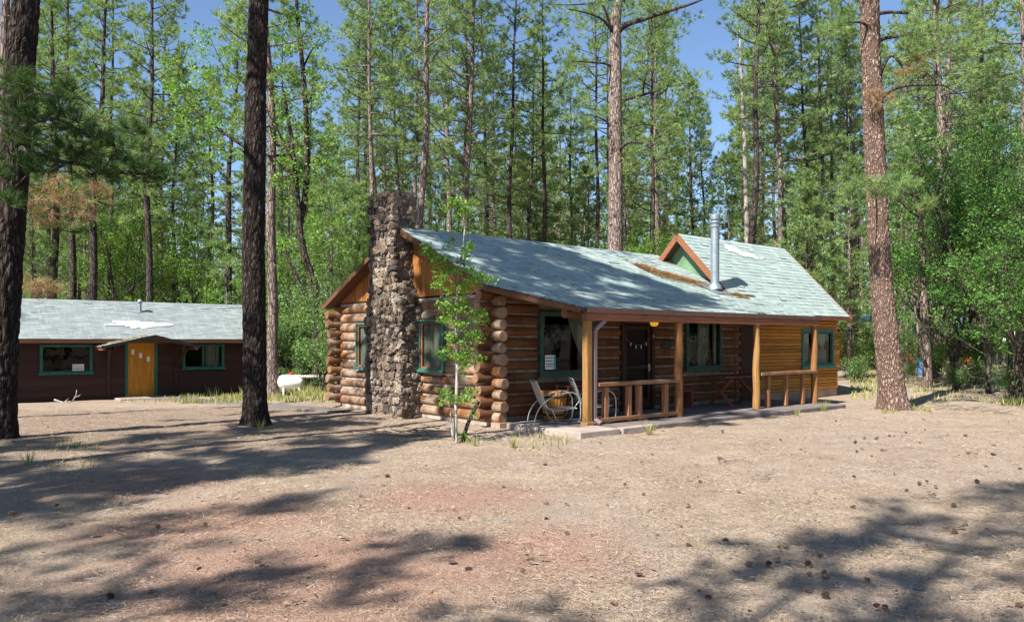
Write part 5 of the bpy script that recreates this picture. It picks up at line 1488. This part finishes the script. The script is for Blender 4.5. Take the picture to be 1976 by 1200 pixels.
def sapling():
    Y = 13.15; base = on_ground(880, 851); Y = base.y
    T = Custom('oak_sapling', base, 'slender young oak with bright leaves and a pale stem in front of the log gable', seed=14)
    L = T.loc
    T.limb([(0, 0, -.05), L(879, 800, Y), L(882, 730, Y), L(881, 660, Y-.02), L(880, 600, Y), L(884, 540, Y), L(893, 480, Y), L(897, 420, Y), L(888, 378, Y)], .034, .006, 8)
    T.limb([L(874, 845, Y-.05), L(868, 790, Y-.1), L(862, 755, Y-.1), L(860, 742, Y)], .018, .004, 6)
    for (x0, y0, x1, y1, d) in ((881, 690, 862, 655, -.2), (881, 650, 915, 620, .2), (880, 600, 850, 560, -.2), (880, 590, 930, 555, .1), (884, 545, 830, 492, .1), (886, 520, 925, 540, -.1), (893, 480, 860, 490, -.2), (895, 460, 905, 440, .1), (882, 770, 910, 765, -.1), (880, 700, 905, 690, .1), (881, 640, 935, 645, .2)):
        T.limb([L(x0, y0, Y), L((x0+x1)/2, (y0+y1)/2-4, Y+d*.5), L(x1, y1, Y+d)], .011, .003, 5)
    C = []
    for (x, y, n) in ((825, 485, 4), (838, 500, 5), (855, 505, 5), (872, 520, 4), (890, 500, 4), (905, 470, 4), (898, 440, 3), (888, 410, 4), (880, 385, 4), (895, 395, 3), (868, 400, 2), (905, 415, 2), (850, 545, 4), (868, 555, 5), (888, 560, 5), (908, 545, 5), (928, 538, 4), (945, 545, 2), (858, 585, 5), (878, 600, 5), (895, 590, 5), (860, 615, 4), (885, 625, 5), (910, 605, 4), (930, 610, 3),
                      (870, 650, 5), (890, 655, 5), (915, 640, 4), (932, 650, 2), (860, 680, 4), (880, 690, 5), (900, 680, 4), (915, 690, 3), (890, 705, 3), (860, 762, 4), (880, 770, 4), (900, 770, 4), (918, 765, 2), (868, 782, 2), (905, 790, 1), (855, 525, 3), (815, 480, 2), (895, 842, 1), (885, 848, 2), (912, 520, 3), (875, 470, 2)):
        for k in range(int(n*1.35)): C.append(L(x+T.rng.gauss(0, 6), y+T.rng.gauss(0, 6), Y+T.rng.uniform(-.34, .34)))
    T.br.build('trunk', M['bark_pale'], T.r, True)
    link('crown', leaves('crown', C, 24, .125, .062, M['oakleaf'], 23), T.r)
    m = MB(); bent(m, [on_ground(892, 848)+Vector((0, 0, -.02)), at(905, 812, base.y+.05), at(923, 775, base.y+.25)], [.035]*11, 7)
    tag(m.build('dead_stick', M['bark_shade'], None, True), 'dark leaning stick stuck in the ground beside the sapling', 'stick')
sapling()

def leaning_oak():
    Y = 26.5; base = Vector((at(1790, 752, Y).x, Y, gz(14, Y)))
    T = Custom('oak_tree', base, 'dark slanting oak trunk right of the large orange barked pine', seed=16)
    L = T.loc
    T.limb([(0, 0, -.2), L(1789, 700, Y), L(1785, 620, Y), L(1781, 540, Y), L(1778, 450, Y), L(1772, 380, Y), L(1768, 300, Y)], .17, .06, 9)
    T.limb([L(1785, 700, Y-.2), L(1772, 640, Y-.2), L(1765, 580, Y-.3), L(1760, 520, Y-.3)], .06, .03, 6)
    for (x0, y0, x1, y1) in ((1778, 460, 1830, 400), (1775, 420, 1730, 380), (1770, 340, 1800, 270), (1782, 560, 1730, 540), (1780, 500, 1840, 480)): T.limb([L(x0, y0, Y), L((x0+x1)/2, (y0+y1)/2+5, Y-.3), L(x1, y1, Y-.6)], .045, .012, 6)
    C = []
    for (x, y) in ((1770, 220), (1790, 240), (1760, 260), (1810, 260), (1780, 290), (1745, 300), (1820, 300), (1765, 330), (1800, 340), (1735, 360), (1780, 380), (1830, 370), (1750, 420), (1800, 430), (1840, 420), (1735, 480), (1780, 500), (1830, 490), (1735, 545), (1760, 560), (1800, 560), (1745, 600), (1820, 610), (1765, 520), (1850, 540)):
        for k in range(5): C.append(L(x+T.rng.gauss(0, 12), y+T.rng.gauss(0, 12), Y+T.rng.uniform(-1.5, 1.5)))
    T.br.build('trunk', M['bark'], T.r, True)
    link('crown', leaves('crown', C, 20, .33, .12, M['oakleaf_dark'], 3), T.r)
leaning_oak()

# ------------------------------------------------------------------ pines behind the camera whose shadows fall into the picture
def caster(px, py, k, hs=1.0, rz=0.0):
    H = PINES[k][4]*hs; tip = on_ground(px, py); q = H/math.tan(EL)
    place_pine(PINES[k], tip.x - Lh.x*q, tip.y - Lh.y*q, rz, 'tall pine standing outside the picture, its shadow falling on the clearing', 'pines outside the picture', hs=hs)
OUT = 'tall pine standing outside the picture, its shadow falling on the clearing'
PATCHY = pine_meshes(113, 18.0, 6.0, 2.7, 34, 'bark_shade', dbase=.34, tpp=8, per=24, nl=.2, nw=.026)
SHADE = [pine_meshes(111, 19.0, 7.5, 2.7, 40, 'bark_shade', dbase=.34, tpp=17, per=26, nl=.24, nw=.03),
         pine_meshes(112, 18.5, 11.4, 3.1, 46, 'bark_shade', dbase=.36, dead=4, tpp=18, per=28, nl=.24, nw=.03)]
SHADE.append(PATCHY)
def caster(px, py, k, hs=1.0, rz=0.0):
    H = SHADE[k][4]*hs; tip = on_ground(px, py); q = H/math.tan(EL)
    place_pine(SHADE[k], tip.x - Lh.x*q, tip.y - Lh.y*q, rz, OUT, 'pines outside the picture', hs=hs)
caster(2010, 935, 2, 1.0, 1.0)
caster(1760, 1000, 2, .8, 2.0)
caster(600, 955, 2, 1.05, 3.0)
caster(430, 915, 2, .9, .5)
caster(520, 1095, 2, .8, 2.5)
caster(880, 1035, 2, .8, 4.5)
caster(840, 835, 0, 1.0, 1.5)
caster(700, 868, 0, .9, 3.5)
caster(640, 815, 0, 1.05, 5.0)
for (s_, t_, hs, rz) in ((-9.4, .60, 1.03, .4), (-9.0, 2.75, .95, 2.0)):
    q = hw(s_, t_); place_pine(SHADE[1], q.x, q.y, rz, OUT, 'pines outside the picture', hs=hs)
for i in range(46):     # the wood closes the clearing on the other sides too
    a_ = math.radians(100 + 215*(i/45)); d_ = 40 + 9*math.sin(i*7.3)
    x, y = d_*math.cos(a_), 10 + d_*math.sin(a_)
    if abs(x) < .74*y + 4: continue
    place_pine(PINES[i % 8], x, y, i*1.3, 'tall pine of the wood around the clearing, outside the picture', 'pines around the clearing')
rngO = random.Random(21)
for i in range(40):     # the wood goes on beyond the right edge and behind the photographer
    a_ = math.radians(-62 + 96*(i/39)) ; d_ = rngO.uniform(24, 40)
    x, y = 6 + d_*math.cos(a_), 2 + d_*math.sin(a_)
    if abs(x) < .74*y + 3: x = .74*y + rngO.uniform(3, 9)
    if i % 3 == 0: place_oak(DARKOAKS[i % 2], x, y, rngO.uniform(0, 6), 1.1, 'deep green oak standing outside the right edge of the picture', 'oaks outside the picture')
    else: place_pine(PINES[rngO.choice((0, 2, 4, 6))], x, y, rngO.uniform(0, 6), 'tall pine standing outside the right edge of the picture', 'pines outside the right edge', hs=rngO.uniform(.9, 1.1))

# ------------------------------------------------------------------ litter, grass, cones
def seen(x, y): return y > 3.2 and abs(x) < .70*y + .5
def on_house(x, y):
    dx, dy = x-HOUSE.x, y-HOUSE.y; s = CU*dx+SU*dy; t = -SU*dx+CU*dy
    return (-.05 < s < 9.6 and 0 < t < 3) or (-.7 < s < 14 and 2.35 < t < 9.0)

def litter():
    rng = np.random.default_rng(3); n = 150000
    Y = 3.6 * (22/3.6) ** (rng.uniform(0, 1, n)**.85); X = rng.uniform(-.70, .70, n)*Y
    pat = np.array([noise.noise((x*.9, y*.9, 4)) + .6*noise.noise((x*3.1, y*3.1, 7)) for x, y in zip(X, Y)])
    ok = (pat + rng.uniform(-.5, .5, n) > -.15) & np.array([not on_house(x, y) for x, y in zip(X, Y)])
    X, Y = X[ok], Y[ok]; n = len(X)
    Z = np.array([gz(x, y) for x, y in zip(X, Y)]) + rng.uniform(.008, .026, n)
    a = rng.uniform(0, math.pi, n); L = rng.uniform(.025, .07, n); wd = rng.uniform(.0015, .0028, n)*np.clip(Y/5, 1, 3)
    d = np.stack([np.cos(a), np.sin(a), rng.normal(0, .10, n)], 1); s = np.stack([-np.sin(a), np.cos(a), rng.normal(0, .2, n)], 1)
    c = np.stack([X, Y, Z], 1); dl = d*L[:, None]/2; sw = s*wd[:, None]/2
    V = np.stack([c-dl-sw, c+dl-sw, c+dl+sw, c-dl+sw], 1).reshape(-1, 3)
    tag(link('pine_needle_litter', soup('pine_needle_litter', V, 4, M['litter'])), kind='stuff')
litter()

def debris():
    rng = random.Random(15); V = []
    for k in range(5200):
        y = 3.8*(20/3.8)**(rng.random()**.9); x = rng.uniform(-.69, .69)*y
        if on_house(x, y) or noise.noise((x*.8, y*.8, 12)) < rng.uniform(-.5, .3): continue
        z = gz(x, y) + rng.uniform(.006, .022); a = rng.uniform(0, 6.28); l = rng.uniform(.006, .022)*(1 + (rng.random() < .07)*1.6); w_ = l*rng.uniform(.25, .7)
        if k % 13 == 0: l = rng.uniform(.035, .11); w_ = rng.uniform(.003, .006)
        d = Vector((math.cos(a), math.sin(a), rng.uniform(-.25, .25)))*l; q = Vector((-math.sin(a), math.cos(a), rng.uniform(-.4, .4)))*w_; c = Vector((x, y, z))
        V += [tuple(c-d), tuple(c+q), tuple(c+d*.9+q*.2), tuple(c-q)]
    tag(link('bark_litter', soup('bark_litter', np.array(V, np.float32), 4, M['debris'])), kind='stuff')
N_ = NT('bark_bits'); M['debris'] = N_.done(N_.pbr(N_.ramp(N_.island(), [(0, (0.04, 0.028, 0.022)), (0.6, (0.14, 0.09, 0.065)), (1, (0.33, 0.24, 0.18))]), .9, .15))
debris()

def roof_scatter():
    rng = np.random.default_rng(25); n = 1500; rr = random.Random(14); P = []
    while len(P) < n:
        s = rr.uniform(-.3, 8.6); t = rr.uniform(1.0, 5.3)
        if noise.noise((s*.8, t*.9, 13)) + rr.uniform(-.5, .3) < 0: continue
        if t < 2.14:
            if s < .84 - (t-.76)*.92: continue
            z = 2.345 + (t-.76)*.328
        else: z = 2.79+(t-2.14)*.4615
        P.append((s, t, z + rr.uniform(.018, .028)))
    C = np.array([hw(*p) for p in P]); a = rng.uniform(0, math.pi, n); L = rng.uniform(.06, .15, n)
    d = np.stack([np.cos(a), np.sin(a), rng.normal(0, .06, n)], 1)*L[:, None]/2; s = np.stack([-np.sin(a), np.cos(a), rng.normal(0, .15, n)], 1)*.004
    V = np.stack([C-d-s, C+d-s, C+d+s, C-d+s], 1).reshape(-1, 3)
    tag(link('roof_needle_scatter', soup('roof_needle_scatter', V, 4, M['roofneedle'])), kind='stuff')
roof_scatter()

def roof_needles():
    rng = np.random.default_rng(5); n = 4600
    P = []; rr = random.Random(4)
    while len(P) < n:
        f = rr.random(); s = 6.3 + 2.4*f; t = 4.05 - 1.6*f + rr.gauss(0, .30)*(1-.5*f)
        k = noise.noise((s*1.6, t*2.2, 3))
        if k*1.3 + rr.uniform(-.6, .6) < -.05 or t < 2.2 or t > 5: continue
        P.append((s, t, 2.79+(t-2.14)*.4615+rr.uniform(.016, .030)))
    C = np.array([hw(*p) for p in P]); a = rng.uniform(0, math.pi, n); L = rng.uniform(.10, .19, n)
    d = np.stack([np.cos(a), np.sin(a), rng.normal(0, .06, n) + .0], 1)*L[:, None]/2; s = np.stack([-np.sin(a), np.cos(a), rng.normal(0, .15, n)], 1)*.006
    V = np.stack([C-d-s, C+d-s, C+d+s, C-d+s], 1).reshape(-1, 3)
    tag(link('roof_needle_litter', soup('roof_needle_litter', V, 4, M['roofneedle'])), kind='stuff')
roof_needles()

def hood_needles():
    rng = np.random.default_rng(8); n = 420; P = []; rr = random.Random(9)
    while len(P) < n:
        x = rr.uniform(-1.2, .05); y = rr.uniform(-.85, -.1)
        if noise.noise((x*2.2, y*2.2, 1)) + rr.uniform(-.4, .4) + (y+.75)*.9 < 0: continue
        f = (x+1.5)/1.64; P.append(BC + Vector((CU*x-SU*y, SU*x+CU*y, 1.80+.38*f+rr.uniform(.02, .05))))
    C = np.array([tuple(q) for q in P]); a = rng.uniform(0, math.pi, n); L = rng.uniform(.1, .2, n)
    d = np.stack([np.cos(a), np.sin(a), rng.normal(0, .1, n)], 1)*L[:, None]/2; s_ = np.stack([-np.sin(a), np.cos(a), rng.normal(0, .2, n)], 1)*.008
    V = np.stack([C-d-s_, C+d-s_, C+d+s_, C-d+s_], 1).reshape(-1, 3)
    tag(link('hood_needle_litter', soup('hood_needle_litter', V, 4, M['roofneedle'])), kind='stuff')
hood_needles()

def grass():
    rng = random.Random(6); V = []
    def blade(x, y, h):
        a = rng.uniform(0, 6.28); b = rng.uniform(0, 6.28); l = h*rng.uniform(.1, .6); w_ = .006 + .0006*y; z = gz(x, y)
        V.extend([(x-math.cos(a)*w_, y-math.sin(a)*w_, z-.01), (x+math.cos(a)*w_, y+math.sin(a)*w_, z-.01), (x+math.cos(b)*l, y+math.sin(b)*l, z+h)])
    for (x0, x1, y0, y1, n, h) in ((345, 470, 757, 778, 1500, .16), (430, 640, 748, 778, 3200, .2), (515, 640, 739, 752, 9000, .30), (520, 630, 750, 764, 5000, .30), (60, 190, 840, 900, 240, .07), (1640, 1720, 715, 770, 1700, .15), (1745, 1976, 728, 780, 1700, .14),
                                  (1640, 1976, 700, 728, 2200, .25), (1700, 1800, 785, 798, 260, .12), (870, 930, 840, 856, 50, .10), (980, 1100, 842, 868, 130, .13), (230, 430, 768, 776, 500, .14), (400, 475, 742, 765, 700, .38), (1930, 1976, 760, 785, 300, .25)):
        A = on_ground(x0, y0); B = on_ground(x1, y1); C = on_ground(x1, y0); D = on_ground(x0, y1)
        for k in range(n):
            u, v = rng.random(), rng.random(); p = (A.lerp(C, u)).lerp(D.lerp(B, u), v)
            if noise.noise((p.x*1.1, p.y*.8, 2)) < rng.uniform(-.35, .25): continue
            if on_house(p.x, p.y): continue
            blade(p.x, p.y, h*rng.uniform(.4, 1.2))
    V = np.array(V, np.float32); tone = np.array([rng.random() for _ in range(len(V)//3)])
    tag(link('grass', soup('grass', V, 3, M['grass'], tone)), kind='stuff')
grass()

def tuft(px, py, n, h, label):
    rng = random.Random(px); b = on_ground(px, py); V = []
    for k in range(n):
        a = rng.uniform(0, 6.28); r = rng.uniform(0, .05); l = h*rng.uniform(.1, .75); x, y = r*math.cos(a), r*math.sin(a); w_ = .006; c = a+1.57
        mid = (x+math.cos(a)*l*.35, y+math.sin(a)*l*.35, h*.62); tip = (x+math.cos(a)*l, y+math.sin(a)*l, h*rng.uniform(.7, 1.05))
        cx, cy_ = math.cos(c)*w_, math.sin(c)*w_
        V.extend([(x-cx, y-cy_, -.01), (x+cx, y+cy_, -.01), tip])
    V = np.array(V, np.float32)
    o = link('grass_tuft', soup('grass_tuft', V, 3, M['grass'], np.array([rng.random() for _ in range(n)]))); o.location = b
    tag(o, label, 'grass tuft', 'grass tufts along the porch')
tuft(1253, 838, 46, .30, 'green grass tuft growing against the middle of the porch edge')
tuft(1590, 793, 40, .34, 'pale grass tuft growing at the right end of the porch')
tuft(1538, 800, 26, .20, 'small green grass tuft near the right end of the porch edge')
tuft(990, 862, 30, .22, 'grass tuft in front of the corner of the porch slab')
tuft(915, 858, 24, .16, 'small grass tuft beside the sapling stem')
tuft(503, 828, 30, .22, 'grass tuft growing at the foot of the tall black trunk')
tuft(55, 895, 26, .26, 'grass tuft in the shade near the left edge of the clearing')

def cone_mesh(seed):
    mb = MB(); rng = random.Random(seed); n = 62; L = .085
    mb.lathe([(.006, -L/2), (.016, -L*.3), (.018, 0), (.012, L*.3), (.004, L/2)], n=7)
    for k in range(n):
        f = k/n; z = -L/2 + L*f; a = k*2.39996; r = .036*math.sin(math.pi*(.12+.80*f))**.8 * rng.uniform(.85, 1.1)
        d = Vector((math.cos(a), math.sin(a), 0)); s = Vector((-d.y, d.x, 0)); p = Vector((0, 0, z)); u = Vector((0, 0, .010))
        tip = p + d*r + Vector((0, 0, .012)); w_ = .012
        mb.add([p+d*.008-s*.005, p+d*.008+s*.005, tip+s*w_-d*.005, tip+d*.004, tip-s*w_-d*.005, tip-u], [(0, 1, 2, 3), (0, 3, 4), (5, 2, 1), (5, 1, 0), (5, 0, 4), (5, 3, 2), (5, 4, 3)])
    return mb.mesh('pine_cone', M['cone'])
CM = [cone_mesh(1), cone_mesh(2), cone_mesh(3)]
A_ = [(965,365),(1118,337),(650,628),(1125,550),(1125,635),(1000,803),(1045,862),(990,915),(700,915),(887,452),(1040,468),(1560,443),(1700,590),(1870,672),(1500,1100),(1320,845),(100,560),(247,395),(365,570),(463,338),(1650,322),(1460,555),(1240,712),(1660,495)]
B_ = [(210,298),(545,195),(850,93),(1235,155),(1120,75),(965,260),(1045,285),(1005,185),(1075,188),(1310,212),(1525,287),(1575,270),(1625,275),(1718,280),(1680,347),(1862,357),(1625,425),(1310,437),(1350,425),(1400,455),(1240,475),(1390,495),(1495,557),(1560,665),(1500,700),(245,755),(40,780),(565,780),(690,800),(770,840),(695,880),(785,940),(700,935),(1020,965),(690,1025),(785,1050),(145,1070),(1075,1110),(1115,1120),(370,885),(940,570),(840,520),(305,487),(950,400),(1170,383),(680,265),(455,253),(225,150),(955,210),(1215,180),(1145,175),(1170,175),(1340,140),(1560,175),(1800,100),(1875,160),(1720,230),(1480,205),(1865,1105),(30,560),(100,430),(520,860),(480,880),(1620,300),(1100,255)]
C_ = [(315,555),(875,675),(1130,660),(65,605),(480,40),(265,125),(725,390),(1440,262),(1235,1105),(610,1060),(455,455),(1005,705)]
rngC = random.Random(12)
for base, L_ in ((660, A_), (1316, B_), (0, C_)):
    for (a, b) in L_:
        p = on_ground(base + a*.35, 780 + b*.35)
        if on_house(p.x, p.y): continue
        o = link('pine_cone', rngC.choice(CM)); k = rngC.uniform(.38, .78); o.scale = (k*rngC.uniform(.8, 1.1), k*rngC.uniform(.75, 1.0), k*rngC.uniform(.8, 1.25))
        o.location = (p.x, p.y, p.z + .012*k); o.rotation_euler = (math.radians(rngC.uniform(60, 115)), rngC.uniform(-.4, .4), rngC.uniform(0, 6.28))
        tag(o, 'brown pine cone lying open on the needle strewn ground', 'pine cone', 'pine cones scattered over the clearing')

def twig_thing(name, px, py, L, n, label, cat, r=.008, spread=1.0, seed=1, mat='twig', hgt=.1):
    rng = random.Random(seed); b = on_ground(px, py); mb = MB()
    for k in range(n):
        a = rng.uniform(0, 6.28); c = Vector((rng.gauss(0, .35)*spread, rng.gauss(0, .25)*spread, rng.uniform(.005, hgt))); d = Vector((math.cos(a), math.sin(a), rng.uniform(-.1, .5)*min(1, hgt*4)))
        l = L*rng.uniform(.4, 1.1); side = Vector((-d.y, d.x, 0))*rng.uniform(-.12, .12)
        P = [c, c+d*l*.5+side*l, c+d*l]; P = [Vector((p.x, p.y, max(.006, p.z))) for p in P]
        mb.tube(P, [r, r*.75, r*.35], 5, False)
    o = mb.build(name, M[mat], None, True); o.location = b
    tag(o, label, cat)
twig_thing('brush_pile', 1822, 748, 1.1, 46, 'pale grey heap of dead brush beside the oak thicket', 'brush pile', .011, 1.5, 3, hgt=.5)
twig_thing('dead_twigs', 700, 838, .5, 18, 'scattering of dead twigs at the foot of the stone chimney', 'twigs', .008, 1.2, 4, hgt=.07)
twig_thing('dead_twigs', 820, 842, .6, 26, 'tangle of grey dead sticks beside the sapling foot', 'twigs', .009, .9, 5, hgt=.12)
twig_thing('dead_twigs', 1880, 795, .7, 22, 'flat heap of small dead branches in front of the oak thicket', 'twigs', .009, 1.6, 6, hgt=.10)
twig_thing('fallen_twig', 1478, 925, .35, 3, 'thin dark twig lying on the open needle ground', 'twig', .006, .2, 7, hgt=.03)
twig_thing('fallen_twig', 1395, 893, .4, 4, 'small forked dark twig lying below the porch', 'twig', .006, .25, 8, hgt=.04)

def fallen_branch():
    b = on_ground(118, 776); L = lambda x, y: at(x, y, b.y) - b; mb = MB()
    mb.tube([L(105, 771), L(120, 776), L(140, 774)], [.03, .026, .02], 6); mb.tube([L(140, 774), L(147, 762), L(148, 752)], [.022, .016, .008], 6)
    mb.tube([L(145, 766), L(152, 764), L(156, 760)], [.014, .01, .005], 5); mb.tube([L(125, 775), L(133, 768)], [.012, .005], 5)
    o = mb.build('fallen_branch', M['bark_pale'], None, True); o.location = b; tag(o, 'pale fallen branch with an upright fork in front of the brown cabin', 'branch')
fallen_branch()

# ------------------------------------------------------------------ smaller things between and behind the cabins
def tank():
    Y = 27.0; p = at(562, 740, Y); r = empty('propane_tank', (p.x, p.y, gz(p.x, p.y)), .25); tag(r, 'white propane tank with a red cap in the gap between the cabins', 'gas tank')
    h = p.z - r.location.z + .06; mb = MB(); prof = [(.01, -.46), (.12, -.44), (.21, -.38), (.25, -.30), (.25, .30), (.21, .38), (.12, .44), (.01, .46)]
    n = 22; V = []
    for (rr, x) in prof:
        for k in range(n): a = 2*math.pi*k/n; V.append((x, rr*math.cos(a), h + rr*math.sin(a)))
    mb.add(V, [(i*n+k, i*n+(k+1) % n, (i+1)*n+(k+1) % n, (i+1)*n+k) for i in range(len(prof)-1) for k in range(n)]); mb.build('tank_body', M['tank'], r, True)
    mb = MB(); mb.lathe([(.09, h+.235), (.09, h+.30), (.06, h+.33), (.01, h+.335)], n=14); mb.build('cap', M['red'], r, True, auto=.7)
    for x in (-.26, .26): mb = MB(); mb.box(x-.03, x+.03, -.2, .2, 0, h-.2); mb.build('leg', M['tank'], r)
tank()

def rail_fence():
    Y = 27.0; a = at(566, 726, Y); b = at(640, 725, Y-.4); r = empty('rail_fence', (a.x, a.y, gz(a.x, a.y))); o = Vector(r.location)
    tag(r, 'single peeled pole rail on short posts beside the white tank', 'fence')
    mb = MB(); mb.tube([a-o, (a+b)/2-o+Vector((0, 0, -.02)), b-o], [.05, .055, .045], 8); mb.build('rail', M['bark_pale'], r, True)
    for p in (a.lerp(b, .1), a.lerp(b, .9)):
        q = p-o; mb = MB(); mb.tube([(q.x, q.y+.08, -.05), (q.x, q.y+.08, q.z+.05)], .05, 8); mb.build('post', M['bark_oak'], r)
rail_fence()

def wire():
    P = [at(x, y, Y) for x, y, Y in ((-60, 515, 24.5), (40, 527, 24.5), (100, 536, 24.6), (160, 545, 24.7), (230, 554, 24.8), (300, 562, 25), (390, 570, 25.2), (480, 575, 25.5), (560, 577.5, 25.8), (612, 577, 26))]
    mb = MB(); mb.tube(P, .0045, 5); tag(mb.build('overhead_wire', M['black']), 'thin pale wire sagging above the brown cabin roof', 'wire')
wire()

def far_cabin():
    Y = 50; p = at(1690, 705, Y); r = empty('far_cabin', (p.x, p.y, .12), TH*.5); tag(r, 'distant orange brown cabin with a blue green roof seen through the trees at right', 'cabin')
    mb = MB()
    for z in np.arange(0, 2.2, .2): mb.prism([(-1.2, 0, z), (-1.2, -.03, z), (-1.2, -.005, z+.19), (-1.2, 0, z+.19)], (10, 0, 0))
    mb.box(-1.2, 8.8, .003, 4, 0, 2.2); mb.build('wall', M['siding'], r)
    mb = MB(); shingles(mb, (-1.6, -.5, 2.1), (9.2, -.5, 2.1), (9.2, 2, 3.5), (-1.6, 2, 3.5), .3, .5, 61); slab(mb, (-1.6, -.5, 2.1), (9.2, -.5, 2.1), (9.2, 2, 3.5), (-1.6, 2, 3.5), .1, 1)
    slab(mb, (9.2, 4.5, 2.1), (-1.6, 4.5, 2.1), (-1.6, 2, 3.5), (9.2, 2, 3.5), .1, 1); mb.build('roof', [M['teal_roof'], M['deck']], r)
    for x in (.8, 4.6):
        mb = MB(); mb.box(x, x+1.2, -.06, -.031, .9, 1.8); mb.build('window', M['interior'], r)
M['teal_roof'] = m_plain('teal_roof', (0.12, 0.24, 0.26), 0.8, 0.2)
far_cabin()

def blue_barrel():
    Y = 36; p = at(1779, 722, Y); r = empty('blue_barrel', (p.x, p.y, p.z)); tag(r, 'blue plastic barrel standing in the trees right of the orange barked pine', 'barrel')
    mb = MB(); mb.lathe([(.17, -.1), (.19, .02), (.20, .2), (.19, .24), (.20, .28), (.20, .5), (.19, .54), (.20, .58), (.19, .74), (.165, .8)], n=18); mb.build('drum', M['blue'], r, True, auto=.6)
    mb = MB(); mb.lathe([(.168, .795), (.168, .825), (.15, .83)], n=18); mb.build('lid', M['black'], r)
blue_barrel()
